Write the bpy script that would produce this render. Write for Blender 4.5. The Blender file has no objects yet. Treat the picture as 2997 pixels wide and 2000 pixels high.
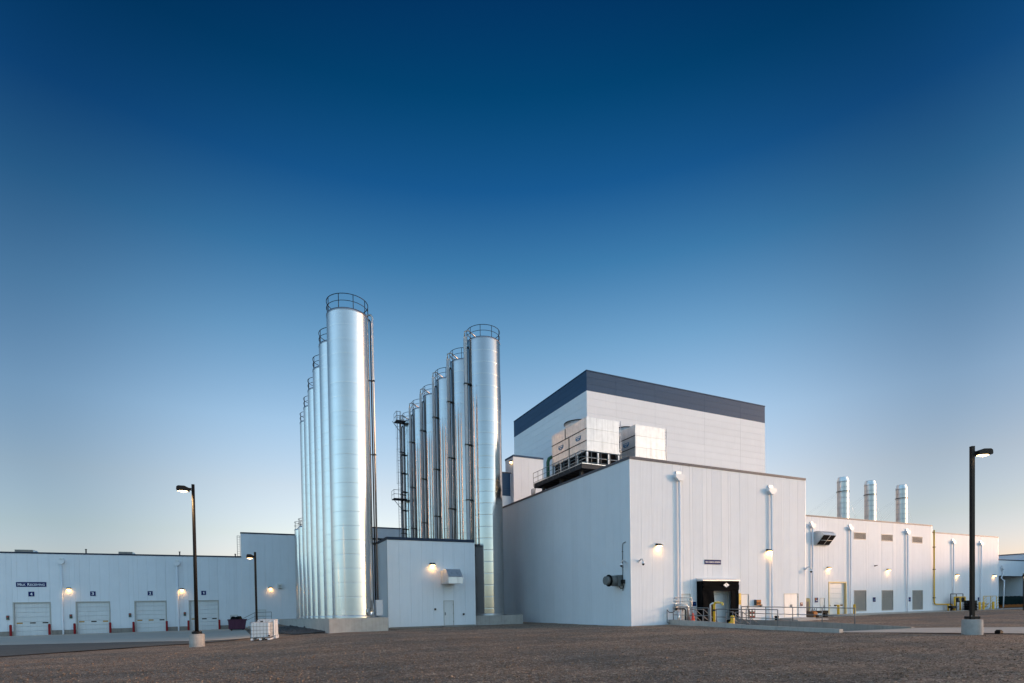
import bpy, math, random
import numpy as np
from mathutils import Vector, Matrix
random.seed(7)
rng = np.random.default_rng(7)
R_ = math.radians
scene = bpy.context.scene
COL = scene.collection

# ------------------------------------------------------------------ camera
EYE = 2.04
yaw, pit, rol = 0.4449, -0.0182, -0.0156
F = Vector((math.sin(yaw)*math.cos(pit), math.cos(yaw)*math.cos(pit), math.sin(pit)))
Rt = Vector((math.cos(yaw), -math.sin(yaw), 0)); Up = Rt.cross(F)
R2 = Rt*math.cos(rol)+Up*math.sin(rol); U2 = -Rt*math.sin(rol)+Up*math.cos(rol)
cam = bpy.data.cameras.new('camera'); camo = bpy.data.objects.new('camera', cam); COL.objects.link(camo)
mw = Matrix.Identity(4)
for i in range(3):
    mw[i][0] = R2[i]; mw[i][1] = U2[i]; mw[i][2] = -F[i]
mw[2][3] = EYE
camo.matrix_world = mw
cam.sensor_width = 36; cam.lens = 1574.3/2997*36; cam.shift_y = (1788.5-1000)/2997
cam.clip_end = 5000
scene.camera = camo

# ------------------------------------------------------------------ sky, sun, exposure
SUN_AZ = 114.0      # degrees clockwise from +Y
SUN_EL = 6.0
world = bpy.data.worlds.new('World'); scene.world = world; world.use_nodes = True
wn, wl = world.node_tree.nodes, world.node_tree.links
wn.clear()
wo = wn.new('ShaderNodeOutputWorld'); bg = wn.new('ShaderNodeBackground')
sky = wn.new('ShaderNodeTexSky'); sky.sky_type = 'NISHITA'; sky.sun_disc = False
sky.sun_elevation = R_(SUN_EL); sky.sun_rotation = R_(SUN_AZ)
sky.air_density = 1.0; sky.dust_density = 1.0; sky.ozone_density = 2.4
tc = wn.new('ShaderNodeTexCoord'); sx = wn.new('ShaderNodeSeparateXYZ')
nv = wn.new('ShaderNodeVectorMath'); nv.operation = 'NORMALIZE'; wl.new(tc.outputs['Generated'], nv.inputs[0])
wl.new(nv.outputs[0], sx.inputs[0])
ramp = wn.new('ShaderNodeValToRGB')            # the clear northern evening sky: deep blue overhead, pale at the horizon
el = ramp.color_ramp.elements
SKY_STOPS = [(0.0, (.42, .36, .55)), (0.06, (.40, .34, .45)), (0.12, (.385, .318, .335)), (0.20, (.38, .307, .300)), (0.30, (.310, .302, .312)),
             (0.42, (.168, .234, .268)), (0.52, (.062, .158, .218)), (0.60, (.015, .096, .176)), (0.68, (.002, .070, .130)), (0.80, (.002, .044, .112)), (1.0, (.002, .04, .11))]
while len(el) < len(SKY_STOPS): el.new(.5)
for e, (p, c) in zip(el, SKY_STOPS):
    e.position = p; e.color = (*c, 1)
wl.new(sx.outputs[2], ramp.inputs[0])
def lobe(azd, eld, a0, a1, v0, v1):
    d = wn.new('ShaderNodeVectorMath'); d.operation = 'DOT_PRODUCT'; wl.new(nv.outputs[0], d.inputs[0])
    d.inputs[1].default_value = (math.sin(R_(azd))*math.cos(R_(eld)), math.cos(R_(azd))*math.cos(R_(eld)), math.sin(R_(eld)))
    m = wn.new('ShaderNodeMapRange'); m.interpolation_type = 'SMOOTHSTEP'
    m.inputs[1].default_value = math.cos(R_(a0)); m.inputs[2].default_value = math.cos(R_(a1)); m.inputs[3].default_value = v0; m.inputs[4].default_value = v1
    wl.new(d.outputs['Value'], m.inputs[0]); return m.outputs[0]
pale = lobe(24, 18, 40, 0, 0.0, 1.0)           # pale glow low in the north behind the plant
gl = wn.new('ShaderNodeMix'); gl.data_type = 'RGBA'; wl.new(pale, gl.inputs[0]); gl.inputs[6].default_value = (1, 1, 1, 1); gl.inputs[7].default_value = (3.0, 2.5, 2.2, 1)
sc_ = wn.new('ShaderNodeVectorMath'); sc_.operation = 'MULTIPLY'; wl.new(ramp.outputs[0], sc_.inputs[0]); wl.new(gl.outputs[2], sc_.inputs[1])
north = lobe(25.5, 18, 115, 50, 0.0, 1.0)      # away from the north the plain sky model takes over
ramp2 = wn.new('ShaderNodeValToRGB'); e2_ = ramp2.color_ramp.elements      # same cooling of the yellow horizon all the way round
st2 = [(0.0, (.92, 1.05, 1.42)), (.10, (.96, 1.04, 1.20)), (.25, (1.01, 1.0, .99)), (.5, (1.05, .98, .92)), (1.0, (1.05, .97, .90))]
while len(e2_) < len(st2): e2_.new(.5)
for e, (p, c) in zip(e2_, st2): e.position = p; e.color = (*c, 1)
wl.new(sx.outputs[2], ramp2.inputs[0])
mixw = wn.new('ShaderNodeMix'); mixw.data_type = 'RGBA'; wl.new(north, mixw.inputs[0]); wl.new(ramp2.outputs[0], mixw.inputs[6]); wl.new(sc_.outputs[0], mixw.inputs[7])
mul = wn.new('ShaderNodeVectorMath'); mul.operation = 'MULTIPLY'; wl.new(sky.outputs[0], mul.inputs[0]); wl.new(mixw.outputs[2], mul.inputs[1])
wl.new(mul.outputs[0], bg.inputs[0]); bg.inputs[1].default_value = 0.15
wl.new(bg.outputs[0], wo.inputs[0])

sund = bpy.data.lights.new('sun', 'SUN'); suno = bpy.data.objects.new('sun', sund); COL.objects.link(suno)
sund.energy = .46; sund.angle = R_(4.0); sund.color = (1.0, .54, .37)
az = R_(SUN_AZ)
sdir = Vector((math.sin(az)*math.cos(R_(SUN_EL)), math.cos(az)*math.cos(R_(SUN_EL)), math.sin(R_(SUN_EL))))
suno.rotation_euler = (-sdir).to_track_quat('-Z', 'Y').to_euler()
suno.location = sdir*300

scene.view_settings.view_transform = 'Standard'; scene.view_settings.look = 'None'
scene.view_settings.exposure = 2.12; scene.view_settings.gamma = 1
scene.view_settings.use_curve_mapping = False
scene.render.engine = 'CYCLES'
scene.cycles.max_bounces = 6

# ------------------------------------------------------------------ materials
MATS = {}
def mat(name, col, rough=.5, metal=0., var=.06, scale=2., stretch=(1, 1, 1), bump=0., bscale=20., objrand=0., spec=.5, streak=0., emit=None, dirt=0., aniso=0.):
    m = bpy.data.materials.new(name); m.use_nodes = True
    nt = m.node_tree; n, l = nt.nodes, nt.links
    b = n['Principled BSDF']
    b.inputs['Roughness'].default_value = rough; b.inputs['Metallic'].default_value = metal
    b.inputs['Specular IOR Level'].default_value = spec
    if aniso:
        b.inputs['Anisotropic'].default_value = aniso; b.inputs['Anisotropic Rotation'].default_value = .25
        tg = n.new('ShaderNodeTangent'); tg.direction_type = 'RADIAL'; tg.axis = 'Z'; l.new(tg.outputs[0], b.inputs['Tangent'])
    t = n.new('ShaderNodeTexCoord'); geo = n.new('ShaderNodeNewGeometry')
    mp = n.new('ShaderNodeMapping'); mp.inputs['Scale'].default_value = stretch
    l.new(geo.outputs['Position'], mp.inputs[0])
    no = n.new('ShaderNodeTexNoise'); no.inputs['Scale'].default_value = scale; no.inputs['Detail'].default_value = 6
    no.inputs['Roughness'].default_value = .65
    l.new(mp.outputs[0], no.inputs[0])
    mr = n.new('ShaderNodeMapRange'); mr.inputs[1].default_value = .25; mr.inputs[2].default_value = .75
    mr.inputs[3].default_value = 1-var; mr.inputs[4].default_value = 1+var
    l.new(no.outputs[0], mr.inputs[0])
    val = mr.outputs[0]
    if objrand:
        oi = n.new('ShaderNodeObjectInfo'); m2 = n.new('ShaderNodeMapRange')
        m2.inputs[3].default_value = 1-objrand; m2.inputs[4].default_value = 1+objrand
        l.new(oi.outputs['Random'], m2.inputs[0])
        mm = n.new('ShaderNodeMath'); mm.operation = 'MULTIPLY'; l.new(val, mm.inputs[0]); l.new(m2.outputs[0], mm.inputs[1]); val = mm.outputs[0]
    if streak:
        mp2 = n.new('ShaderNodeMapping'); mp2.inputs['Scale'].default_value = (5, 5, .22); l.new(geo.outputs['Position'], mp2.inputs[0])
        n2 = n.new('ShaderNodeTexNoise'); n2.inputs['Scale'].default_value = 1.3; n2.inputs['Detail'].default_value = 5; l.new(mp2.outputs[0], n2.inputs[0])
        m3 = n.new('ShaderNodeMapRange'); m3.inputs[1].default_value = .5; m3.inputs[2].default_value = .8; m3.inputs[3].default_value = 1; m3.inputs[4].default_value = 1-streak
        l.new(n2.outputs[0], m3.inputs[0])
        mm = n.new('ShaderNodeMath'); mm.operation = 'MULTIPLY'; l.new(val, mm.inputs[0]); l.new(m3.outputs[0], mm.inputs[1]); val = mm.outputs[0]
    vm = n.new('ShaderNodeVectorMath'); vm.operation = 'SCALE'; vm.inputs[0].default_value = col
    l.new(val, vm.inputs['Scale']); l.new(vm.outputs[0], b.inputs['Base Color'])
    if bump:
        nb = n.new('ShaderNodeTexNoise'); nb.inputs['Scale'].default_value = bscale; nb.inputs['Detail'].default_value = 4
        l.new(geo.outputs['Position'], nb.inputs[0])
        bp = n.new('ShaderNodeBump'); bp.inputs['Strength'].default_value = bump; bp.inputs['Distance'].default_value = .02
        l.new(nb.outputs[0], bp.inputs['Height']); l.new(bp.outputs[0], b.inputs['Normal'])
    if emit:
        b.inputs['Emission Color'].default_value = (*emit[0], 1); b.inputs['Emission Strength'].default_value = emit[1]
    MATS[name] = m
    return m
mat('white_panel', (.70, .725, .755), .55, spec=.22, var=.03, scale=.6, objrand=.02, streak=.05, bump=.02, bscale=1.5)
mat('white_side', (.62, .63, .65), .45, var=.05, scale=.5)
mat('white_trim', (.72, .73, .75), .4, var=.03)
mat('white_door', (.62, .635, .64), .42, var=.05, scale=1.5, objrand=.02, streak=.12)
mat('grey_panel', (.50, .50, .52), .45, var=.04, objrand=.02)
mat('navy_cap', (.014, .028, .055), .5, spec=.2, var=.1)
mat('slate_cap', (.09, .09, .105), .5, spec=.25, var=.1)
mat('slate_panel', (.030, .070, .132), .55, spec=.2, var=.06, objrand=.05, streak=.1)
mat('door_frame', (.42, .41, .38), .5, var=.08)
mat('amber_frame', (.68, .50, .22), .5, var=.08)
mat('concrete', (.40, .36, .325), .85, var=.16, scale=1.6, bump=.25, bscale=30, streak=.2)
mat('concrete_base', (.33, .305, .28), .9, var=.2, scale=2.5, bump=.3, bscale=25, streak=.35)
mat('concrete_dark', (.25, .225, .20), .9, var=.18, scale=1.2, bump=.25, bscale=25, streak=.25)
mat('concrete_apron', (.50, .42, .34), .8, var=.16, scale=.7, stretch=(.35, 1.6, 1), bump=.15, bscale=30)
mat('asphalt', (.105, .09, .072), .9, var=.25, scale=.9, stretch=(.4, 1.4, 1), bump=.5, bscale=45)
mat('stainless', (.70, .655, .615), .27, metal=1, aniso=.8, var=.03, scale=.9, stretch=(.6, .6, 5), objrand=.02, bump=.02, bscale=1.3)
mat('stainless_polished', (.47, .445, .425), .15, metal=1, aniso=.75, var=.05, scale=.9, stretch=(.6, .6, 5), objrand=.03, bump=.02, bscale=1.1)
mat('stainless_dull', (.50, .47, .45), .38, metal=1, var=.06, scale=2, objrand=.04, bump=.05, bscale=3)
mat('galvanised', (.70, .695, .68), .42, metal=.85, var=.12, scale=3, objrand=.05, streak=.22)
mat('zinc_sheet', (.60, .61, .615), .45, metal=.55, var=.10, scale=2.2, objrand=.04, streak=.28)
mat('tray_grey', (.46, .48, .50), .5, var=.1, scale=3, streak=.15)
mat('rail_grey', (.17, .175, .18), .5, metal=.3, var=.1)
mat('rail_dark', (.012, .017, .026), .5, spec=.25, var=.1)
mat('pipe_dark', (.014, .013, .013), .5, spec=.3, var=.1)
mat('steel_beam', (.035, .038, .044), .6, spec=.25, var=.12)
mat('black_rubber', (.003, .003, .0034), .65, spec=.15, var=.3, scale=4, bump=.4, bscale=6)
mat('shelter_fabric', (.006, .006, .0065), .95, spec=.03, var=.35, scale=3, bump=.3, bscale=5)
mat('black_void', (.004, .004, .005), .9, var=0)
mat('louver_tan', (.40, .375, .345), .5, var=.06)
mat('louver_dark', (.008, .008, .009), .8, spec=.1, var=0)
mat('red_paint', (.25, .006, .009), .5, spec=.2, var=.1, scale=5, streak=.15)
mat('yellow_paint', (.70, .40, .012), .4, var=.1, scale=5, streak=.15)
mat('yellow_pale', (.74, .52, .10), .4, var=.08, scale=5)
mat('orange_cone', (.85, .055, .02), .5, var=.08)
mat('orange_paint', (.36, .11, .015), .5, spec=.2, var=.15)
mat('green_paint', (.012, .105, .05), .4, var=.1)
mat('green_tarp', (.004, .014, .012), .8, spec=.1, var=.25, scale=3, bump=.4, bscale=4)
mat('olive_tank', (.13, .14, .03), .45, var=.1)
mat('mauve_paint', (.095, .034, .062), .6, spec=.15, var=.14, scale=3, streak=.2)
mat('blue_sign', (.006, .016, .105), .6, spec=.15, var=.05)
mat('sign_white', (.72, .73, .76), .5, var=.02)
mat('logo_blue', (.03, .17, .33), .4, var=.05)
mat('pole_bronze', (.009, .007, .006), .55, spec=.2, var=.12)
mat('lamp_lens', (.9, .8, .6), .3, emit=((1, .60, .22), 3.0))
mat('pole_lens', (.9, .8, .6), .3, emit=((1, .66, .30), 3.0))
mat('pane_amber', (.42, .22, .03), .2, var=.2)
mat('pane_dark', (.02, .018, .016), .12, var=.2)
mat('tote_plastic', (.62, .65, .68), .5, var=.05)
mat('fan_grey', (.15, .155, .15), .55, spec=.25, var=.12)
mat('machine_grey', (.075, .08, .078), .5, spec=.25, var=.1)
mat('red_lens', (.35, .02, .02), .3); mat('green_lens', (.03, .09, .05), .3)
mat('rock', (.085, .08, .08), .9, var=.4, scale=6)

def gravel_mat():
    m = bpy.data.materials.new('gravel'); m.use_nodes = True
    nt = m.node_tree; n, l = nt.nodes, nt.links; b = n['Principled BSDF']
    b.inputs['Roughness'].default_value = .92; b.inputs['Specular IOR Level'].default_value = .25
    geo = n.new('ShaderNodeNewGeometry')
    vo = n.new('ShaderNodeTexVoronoi'); vo.inputs['Scale'].default_value = 27; vo.inputs['Randomness'].default_value = 1
    l.new(geo.outputs['Position'], vo.inputs['Vector'])
    vo2 = n.new('ShaderNodeTexVoronoi'); vo2.inputs['Scale'].default_value = 7.5; l.new(geo.outputs['Position'], vo2.inputs['Vector'])
    cr = n.new('ShaderNodeValToRGB'); e = cr.color_ramp.elements
    st = [(0, (.125, .095, .070)), (.3, (.21, .15, .106)), (.6, (.28, .198, .136)), (.85, (.36, .28, .205)), (1, (.55, .46, .35))]
    while len(e) < len(st): e.new(.5)
    for q, (p, c) in zip(e, st): q.position = p; q.color = (*c, 1)
    sp = n.new('ShaderNodeSeparateColor'); l.new(vo.outputs['Color'], sp.inputs[0]); l.new(sp.outputs[0], cr.inputs[0])
    no = n.new('ShaderNodeTexNoise'); no.inputs['Scale'].default_value = .22; no.inputs['Detail'].default_value = 7; no.inputs['Roughness'].default_value = .7
    l.new(geo.outputs['Position'], no.inputs[0])
    c2 = n.new('ShaderNodeValToRGB'); e2 = c2.color_ramp.elements
    e2[0].position = .36; e2[0].color = (.72, .74, .78, 1); e2[1].position = .64; e2[1].color = (1.22, 1.04, .94, 1)
    l.new(no.outputs[0], c2.inputs[0])
    mx = n.new('ShaderNodeMix'); mx.data_type = 'RGBA'; mx.blend_type = 'MULTIPLY'; mx.inputs[0].default_value = 1
    l.new(cr.outputs[0], mx.inputs[6]); l.new(c2.outputs[0], mx.inputs[7])
    sp2 = n.new('ShaderNodeSeparateColor'); l.new(vo2.outputs['Color'], sp2.inputs[0])
    mr = n.new('ShaderNodeMapRange'); mr.inputs[3].default_value = .72; mr.inputs[4].default_value = 1.25; l.new(sp2.outputs[0], mr.inputs[0])
    vm = n.new('ShaderNodeVectorMath'); vm.operation = 'SCALE'; l.new(mx.outputs[2], vm.inputs[0]); l.new(mr.outputs[0], vm.inputs['Scale'])
    # raked and driven-over bands
    mpb = n.new('ShaderNodeMapping'); mpb.inputs['Rotation'].default_value = (0, 0, .35); mpb.inputs['Scale'].default_value = (.05, .55, 1); l.new(geo.outputs['Position'], mpb.inputs[0])
    nb2 = n.new('ShaderNodeTexNoise'); nb2.inputs['Scale'].default_value = 1.0; nb2.inputs['Detail'].default_value = 5; nb2.inputs['Roughness'].default_value = .6; l.new(mpb.outputs[0], nb2.inputs[0])
    mb2 = n.new('ShaderNodeMapRange'); mb2.inputs[1].default_value = .3; mb2.inputs[2].default_value = .7; mb2.inputs[3].default_value = .80; mb2.inputs[4].default_value = 1.18; l.new(nb2.outputs[0], mb2.inputs[0])
    vm2 = n.new('ShaderNodeVectorMath'); vm2.operation = 'SCALE'; l.new(vm.outputs[0], vm2.inputs[0]); l.new(mb2.outputs[0], vm2.inputs['Scale'])
    l.new(vm2.outputs[0], b.inputs['Base Color'])
    bp = n.new('ShaderNodeBump'); bp.inputs['Strength'].default_value = .8; bp.inputs['Distance'].default_value = .03; bp.invert = True
    l.new(vo.outputs['Distance'], bp.inputs['Height']); l.new(bp.outputs[0], b.inputs['Normal'])
    MATS['gravel'] = m
gravel_mat()

# ------------------------------------------------------------------ mesh helpers
class MB:
    def __init__(s): s.v = []; s.f = []; s.sm = []
    def add(s, vs, fs, smooth=False):
        o = len(s.v); s.v += [tuple(p) for p in vs]
        for f in fs: s.f.append(tuple(i+o for i in f)); s.sm.append(smooth)
        return s
    def box(s, x0, x1, y0, y1, z0, z1):
        v = [(x0, y0, z0), (x1, y0, z0), (x1, y1, z0), (x0, y1, z0), (x0, y0, z1), (x1, y0, z1), (x1, y1, z1), (x0, y1, z1)]
        return s.add(v, [(0, 3, 2, 1), (4, 5, 6, 7), (0, 1, 5, 4), (1, 2, 6, 5), (2, 3, 7, 6), (3, 0, 4, 7)])
    def bevbox(s, x0, x1, y0, y1, z0, z1, b):
        # box with chamfered vertical edges and top
        def ring(i, z): return [(x0+b+i, y0+i, z), (x1-b-i, y0+i, z), (x1-i, y0+b+i, z), (x1-i, y1-b-i, z), (x1-b-i, y1-i, z), (x0+b+i, y1-i, z), (x0+i, y1-b-i, z), (x0+i, y0+b+i, z)]
        v = ring(0, z0)+ring(0, z1-b)+ring(b, z1); f = [tuple(range(7, -1, -1)), tuple(range(16, 24))]
        for k in (0, 8):
            for i in range(8): j = (i+1) % 8; f.append((k+i, k+j, k+8+j, k+8+i))
        return s.add(v, f)
    def tube(s, pts, r, n=8, cap=True, closed=False):
        pts = [Vector(p) for p in pts]; N = len(pts); vs = []; fs = []
        prev = None
        for i, p in enumerate(pts):
            if closed: t = (pts[(i+1) % N]-pts[i-1]).normalized()
            elif i == 0: t = (pts[1]-p).normalized()
            elif i == N-1: t = (p-pts[i-1]).normalized()
            else: t = ((pts[i+1]-p).normalized()+(p-pts[i-1]).normalized()).normalized()
            a = Vector((0, 0, 1)) if abs(t.z) < .9 else Vector((1, 0, 0))
            if prev is not None and prev.cross(t).length > .05: a = prev
            u = (a-t*a.dot(t)).normalized(); w = t.cross(u); prev = u
            rr = r[i] if isinstance(r, (list, tuple)) else r
            k = 1.0
            if 0 < i < N-1 and not closed:
                c = (pts[i+1]-p).normalized().dot((p-pts[i-1]).normalized()); k = 1/max(.6, math.sqrt((1+c)/2))
            for j in range(n):
                q = 2*math.pi*j/n; vs.append(p+(u*math.cos(q)+w*math.sin(q))*rr*(k if n <= 6 else 1))
        M = N if closed else N-1
        for i in range(M):
            for j in range(n):
                a, b2 = i*n+j, i*n+(j+1) % n; c, d = ((i+1) % N)*n+(j+1) % n, ((i+1) % N)*n+j
                fs.append((a, b2, c, d))
        s.add(vs, fs, True)
        if cap and not closed:
            o = len(s.v)-len(vs); s.f.append(tuple(o+j for j in range(n-1, -1, -1))); s.sm.append(False)
            s.f.append(tuple(o+(N-1)*n+j for j in range(n))); s.sm.append(False)
        return s
    def lathe(s, prof, n=32, c=(0, 0, 0), capb=False, capt=False, smooth=True):
        vs = []; fs = []
        for r, z in prof:
            for j in range(n):
                a = 2*math.pi*j/n; vs.append((c[0]+r*math.cos(a), c[1]+r*math.sin(a), c[2]+z))
        for i in range(len(prof)-1):
            for j in range(n): fs.append((i*n+j, i*n+(j+1) % n, (i+1)*n+(j+1) % n, (i+1)*n+j))
        s.add(vs, fs, smooth); o = len(s.v)-len(vs)
        if capb: s.f.append(tuple(o+j for j in range(n-1, -1, -1))); s.sm.append(False)
        if capt: s.f.append(tuple(o+(len(prof)-1)*n+j for j in range(n))); s.sm.append(False)
        return s
    def prism(s, poly, ax, a0, a1):
        # poly: 2d points; ax 'x': (y,z) extruded along x ; 'y': (x,z) along y ; 'z': (x,y)
        def P(p, t): return {'x': (t, p[0], p[1]), 'y': (p[0], t, p[1]), 'z': (p[0], p[1], t)}[ax]
        n = len(poly); v = [P(p, a0) for p in poly]+[P(p, a1) for p in poly]
        f = [tuple(range(n)), tuple(range(2*n-1, n-1, -1))]+[(i, i+n, (i+1) % n+n, (i+1) % n) for i in range(n)]
        return s.add(v, f)
    def mesh(s, name):
        me = bpy.data.meshes.new(name); me.from_pydata(s.v, [], s.f)
        if any(s.sm): me.polygons.foreach_set('use_smooth', s.sm)
        me.update()
        import bmesh
        bm = bmesh.new(); bm.from_mesh(me); bmesh.ops.recalc_face_normals(bm, faces=bm.faces); bm.to_mesh(me); bm.free()
        return me

def obj(name, mb, m, parent=None, loc=(0, 0, 0), rz=0., rot=None, label=None):
    me = mb.mesh(name) if isinstance(mb, MB) else mb
    if m and not me.materials: me.materials.append(MATS[m])
    o = bpy.data.objects.new(name, me); COL.objects.link(o)
    o.location = loc; o.rotation_euler = rot or (0, 0, rz)
    if parent is not None:
        o.parent = parent
        if parent.get('_w'):                         # child coordinates are given in world space
            o.matrix_parent_inverse = Matrix.Translation(-Vector(parent.location))
    if label: o['label'] = label
    return o
def thing(name, label, cat, loc=(0, 0, 0), rz=0., group=None, world=False):
    o = bpy.data.objects.new(name, None); COL.objects.link(o); o.empty_display_size = .3
    o.location = loc; o.rotation_euler = (0, 0, rz); o['label'] = label; o['category'] = cat
    if group: o['group'] = group
    if world: o['_w'] = 1
    return o
def tag(o, label, cat, group=None):
    o['label'] = label; o['category'] = cat
    if group: o['group'] = group
    return o
def struct(name, mb, m): o = obj(name, mb, m); o['kind'] = 'structure'; return o
def clone(root, loc, rz=0., label=None):
    r = root.copy(); COL.objects.link(r); r.location = loc; r.rotation_euler = (0, 0, rz)
    if label: r['label'] = label
    def rec(src, dst):
        for ch in list(src.children):
            c = ch.copy(); COL.objects.link(c); c.parent = dst; rec(ch, c)
    rec(root, r); return r

def ss(a, b, t): t = min(1, max(0, (t-a)/(b-a))); return t*t*(3-2*t)
def gz(x, y):
    wlf = 1-ss(-4, 7, x)
    zl = -.33*min(1, max(0, (y-16)/20))-.0196*max(0, min(y, 110)-36)
    zr = -.010*max(0, min(y, 80)-33)
    wr = ss(46, 60, x); zy = -.38*ss(24, 42, y)
    return zl*wlf+(1-wlf)*((1-wr)*zr+wr*zy)

# ------------------------------------------------------------------ ground
def lin(a, b, n): return [a+(b-a)*i/n for i in range(n)]
xs = sorted(set([round(v, 3) for v in [-2000, -900, -400, -200, -100]+lin(-60, 60, 100)+lin(60, 130, 20)+[130, 170, 240, 400, 900, 2000]+[29.2, 36.0]]))
ys = sorted(set([round(v, 3) for v in [-1500, -600, -200, -80, -30, -10]+lin(0, 100, 90)+[100, 130, 200, 400, 900, 2500]+[19.0, 33.1]]))
g = MB(); idx = {}
for i, x in enumerate(xs):
    for j, y in enumerate(ys):
        h = gz(x, y)
        if 2 < y < 45 and -30 < x < 80: h += .02*math.sin(x*1.3+y*.7)*math.sin(y*1.1-x*.4)
        idx[i, j] = len(g.v); g.v.append((x, y, h-.012))
for i in range(len(xs)-1):
    for j in range(len(ys)-1):
        if 29.1 < xs[i] < 35.9 and 18.9 < ys[j] < 33.0: continue
        g.f.append((idx[i, j], idx[i+1, j], idx[i+1, j+1], idx[i, j+1])); g.sm.append(True)
struct('ground', g, 'gravel')

def sheet(name, poly_fn, m, us, vs, dz):
    b = MB(); n = len(vs)
    for u in us:
        for v in vs:
            x, y = poly_fn(u, v); b.v.append((x, y, gz(x, y)+dz))
    for i in range(len(us)-1):
        for j in range(n-1):
            b.f.append((i*n+j, (i+1)*n+j, (i+1)*n+j+1, i*n+j+1)); b.sm.append(True)
    return struct(name, b, m)
def lerp(a, b, t): return a+(b-a)*t
def edge(pts, t):
    t = min(.99999, max(0, t))*(len(pts)-1); i = int(t); k = t-i
    return (lerp(pts[i][0], pts[i+1][0], k), lerp(pts[i][1], pts[i+1][1], k))
U = lin(0, 1, 40)+[1]
# asphalt lane along the gravel edge, then the pale concrete apron in front of the doors
asph_near = [(-70, 2), (-30, 21.5), (-11.3, 34.4), (-5.7, 39.2), (-2.2, 41.3), (-.6, 43.2)]
asph_far = [(-70, 28), (-34, 41), (-17, 51.5), (-8, 47.2), (-3, 43.9), (-.1, 43.4)]
apr_near = [(-70, 27.9), (-34, 40.9), (-17, 51.4), (-8, 47.1), (-3, 43.8), (-.2, 43.3)]
apr_far = [(-70, 84), (-45, 84), (-25, 84), (-12, 84), (-5, 84), (-1.6, 84)]
sheet('asphalt_road', lambda u, v: tuple(lerp(a, b, v) for a, b in zip(edge(asph_near, u), edge(asph_far, u))), 'asphalt', U, lin(0, 1, 10)+[1], .035)
sheet('concrete_apron', lambda u, v: tuple(lerp(a, b, v) for a, b in zip(edge(apr_near, u), edge(apr_far, u))), 'concrete_apron', U, lin(0, 1, 30)+[1], .05)
# drive at the mouth of the truck ramp
dn = [(29.2, 19.0), (31.5, 16.8), (34.6, 13.2), (45, 1.5), (70, -26)]
df = [(36.0, 19.0), (37.8, 18.0), (41.2, 15.7), (58, 3.5), (95, -18)]
sheet('concrete_drive', lambda u, v: tuple(lerp(a, b, v) for a, b in zip(edge(dn, u), edge(df, u))), 'concrete_apron', U, lin(0, 1, 8)+[1], .03)
rf = MB(); rf.add([(29.4, 19.0, .02), (35.7, 19.0, .02), (35.7, 32.95, -1.15), (29.4, 32.95, -1.15)], [(0, 1, 2, 3)])
struct('ramp_floor', rf, 'concrete_apron')
# slabs in front of the engine hall
sl = MB().box(62.0, 69.0, 41.2, 42.94, -.6, -.22).box(69.0, 140, 42.0, 42.94, -.6, -.33)
struct('concrete_walk', sl, 'concrete')

# loose stones
def stones(name, label, n, area, smin, smax, m, zf, seed, dens=None):
    r = np.random.default_rng(seed)
    x0, x1, y0, y1 = area
    P = np.stack([r.uniform(x0, x1, n*3), r.uniform(y0, y1, n*3)], 1)
    if dens is not None:
        P = P[[dens(px, py, q) for (px, py), q in zip(P, r.random(len(P)))]]
    P = P[:n]; n = len(P)
    base = np.array([(1, 0, 0), (-1, 0, 0), (0, 1, 0), (0, -1, 0), (0, 0, 1), (0, 0, -.6)], float)
    tri = np.array([(0, 2, 4), (2, 1, 4), (1, 3, 4), (3, 0, 4), (2, 0, 5), (1, 2, 5), (3, 1, 5), (0, 3, 5)])
    sz = (smin+(smax-smin)*r.random(n)**2.2)*np.where(r.random(n) < .025, 1.9, 1.0)
    a = r.uniform(0, 6.28, n)
    V = base[None]*(1+r.uniform(-.35, .35, (n, 6, 1)))*np.stack([np.ones(n), r.uniform(.6, 1, n), r.uniform(.45, .8, n)], 1)[:, None, :]*sz[:, None, None]
    ca, sa = np.cos(a)[:, None], np.sin(a)[:, None]
    X = V[:, :, 0]*ca-V[:, :, 1]*sa; Y = V[:, :, 0]*sa+V[:, :, 1]*ca
    Z = V[:, :, 2]+np.array([zf(px, py) for px, py in P])[:, None]+sz[:, None]*.2
    V = np.stack([X+P[:, 0:1], Y+P[:, 1:2], Z], 2).reshape(-1, 3)
    Fc = (tri[None]+(np.arange(n)*6)[:, None, None]).reshape(-1, 3)
    me = bpy.data.meshes.new(name); me.vertices.add(len(V)); me.vertices.foreach_set('co', V.ravel())
    me.loops.add(len(Fc)*3); me.loops.foreach_set('vertex_index', Fc.ravel().astype(np.int32))
    me.polygons.add(len(Fc)); me.polygons.foreach_set('loop_start', np.arange(0, len(Fc)*3, 3, dtype=np.int32))
    me.update(calc_edges=True); me.validate()
    o = obj(name, me, m); o['kind'] = 'stuff'; tag(o, label, 'gravel'); return o
def on_gravel(x, y):
    if 29.0 < x < 36.2 and y > 18.8: return False
    if x < 0 and y > 34.5+(x+11.3)*.84-1.0: return False
    # right of the drive's near edge
    if x > 29 and y < 19.2 and (x-29.2)*6.2+(y-19.4)*5.5 > -2: return False
    return True
def dens(x, y, q):
    return on_gravel(x, y) and q < min(1, (15/max(8, math.hypot(x, y)))**1.6) and y > .36*abs(x)-1.5
stones('gravel_stones', 'loose brown and grey gravel stones strewn over the foreground yard', 75000, (-12, 33, 4, 31), .010, .036, 'gravel', lambda x, y: gz(x, y)-.012+.02*math.sin(x*1.3+y*.7)*math.sin(y*1.1-x*.4), 3, dens)
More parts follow.
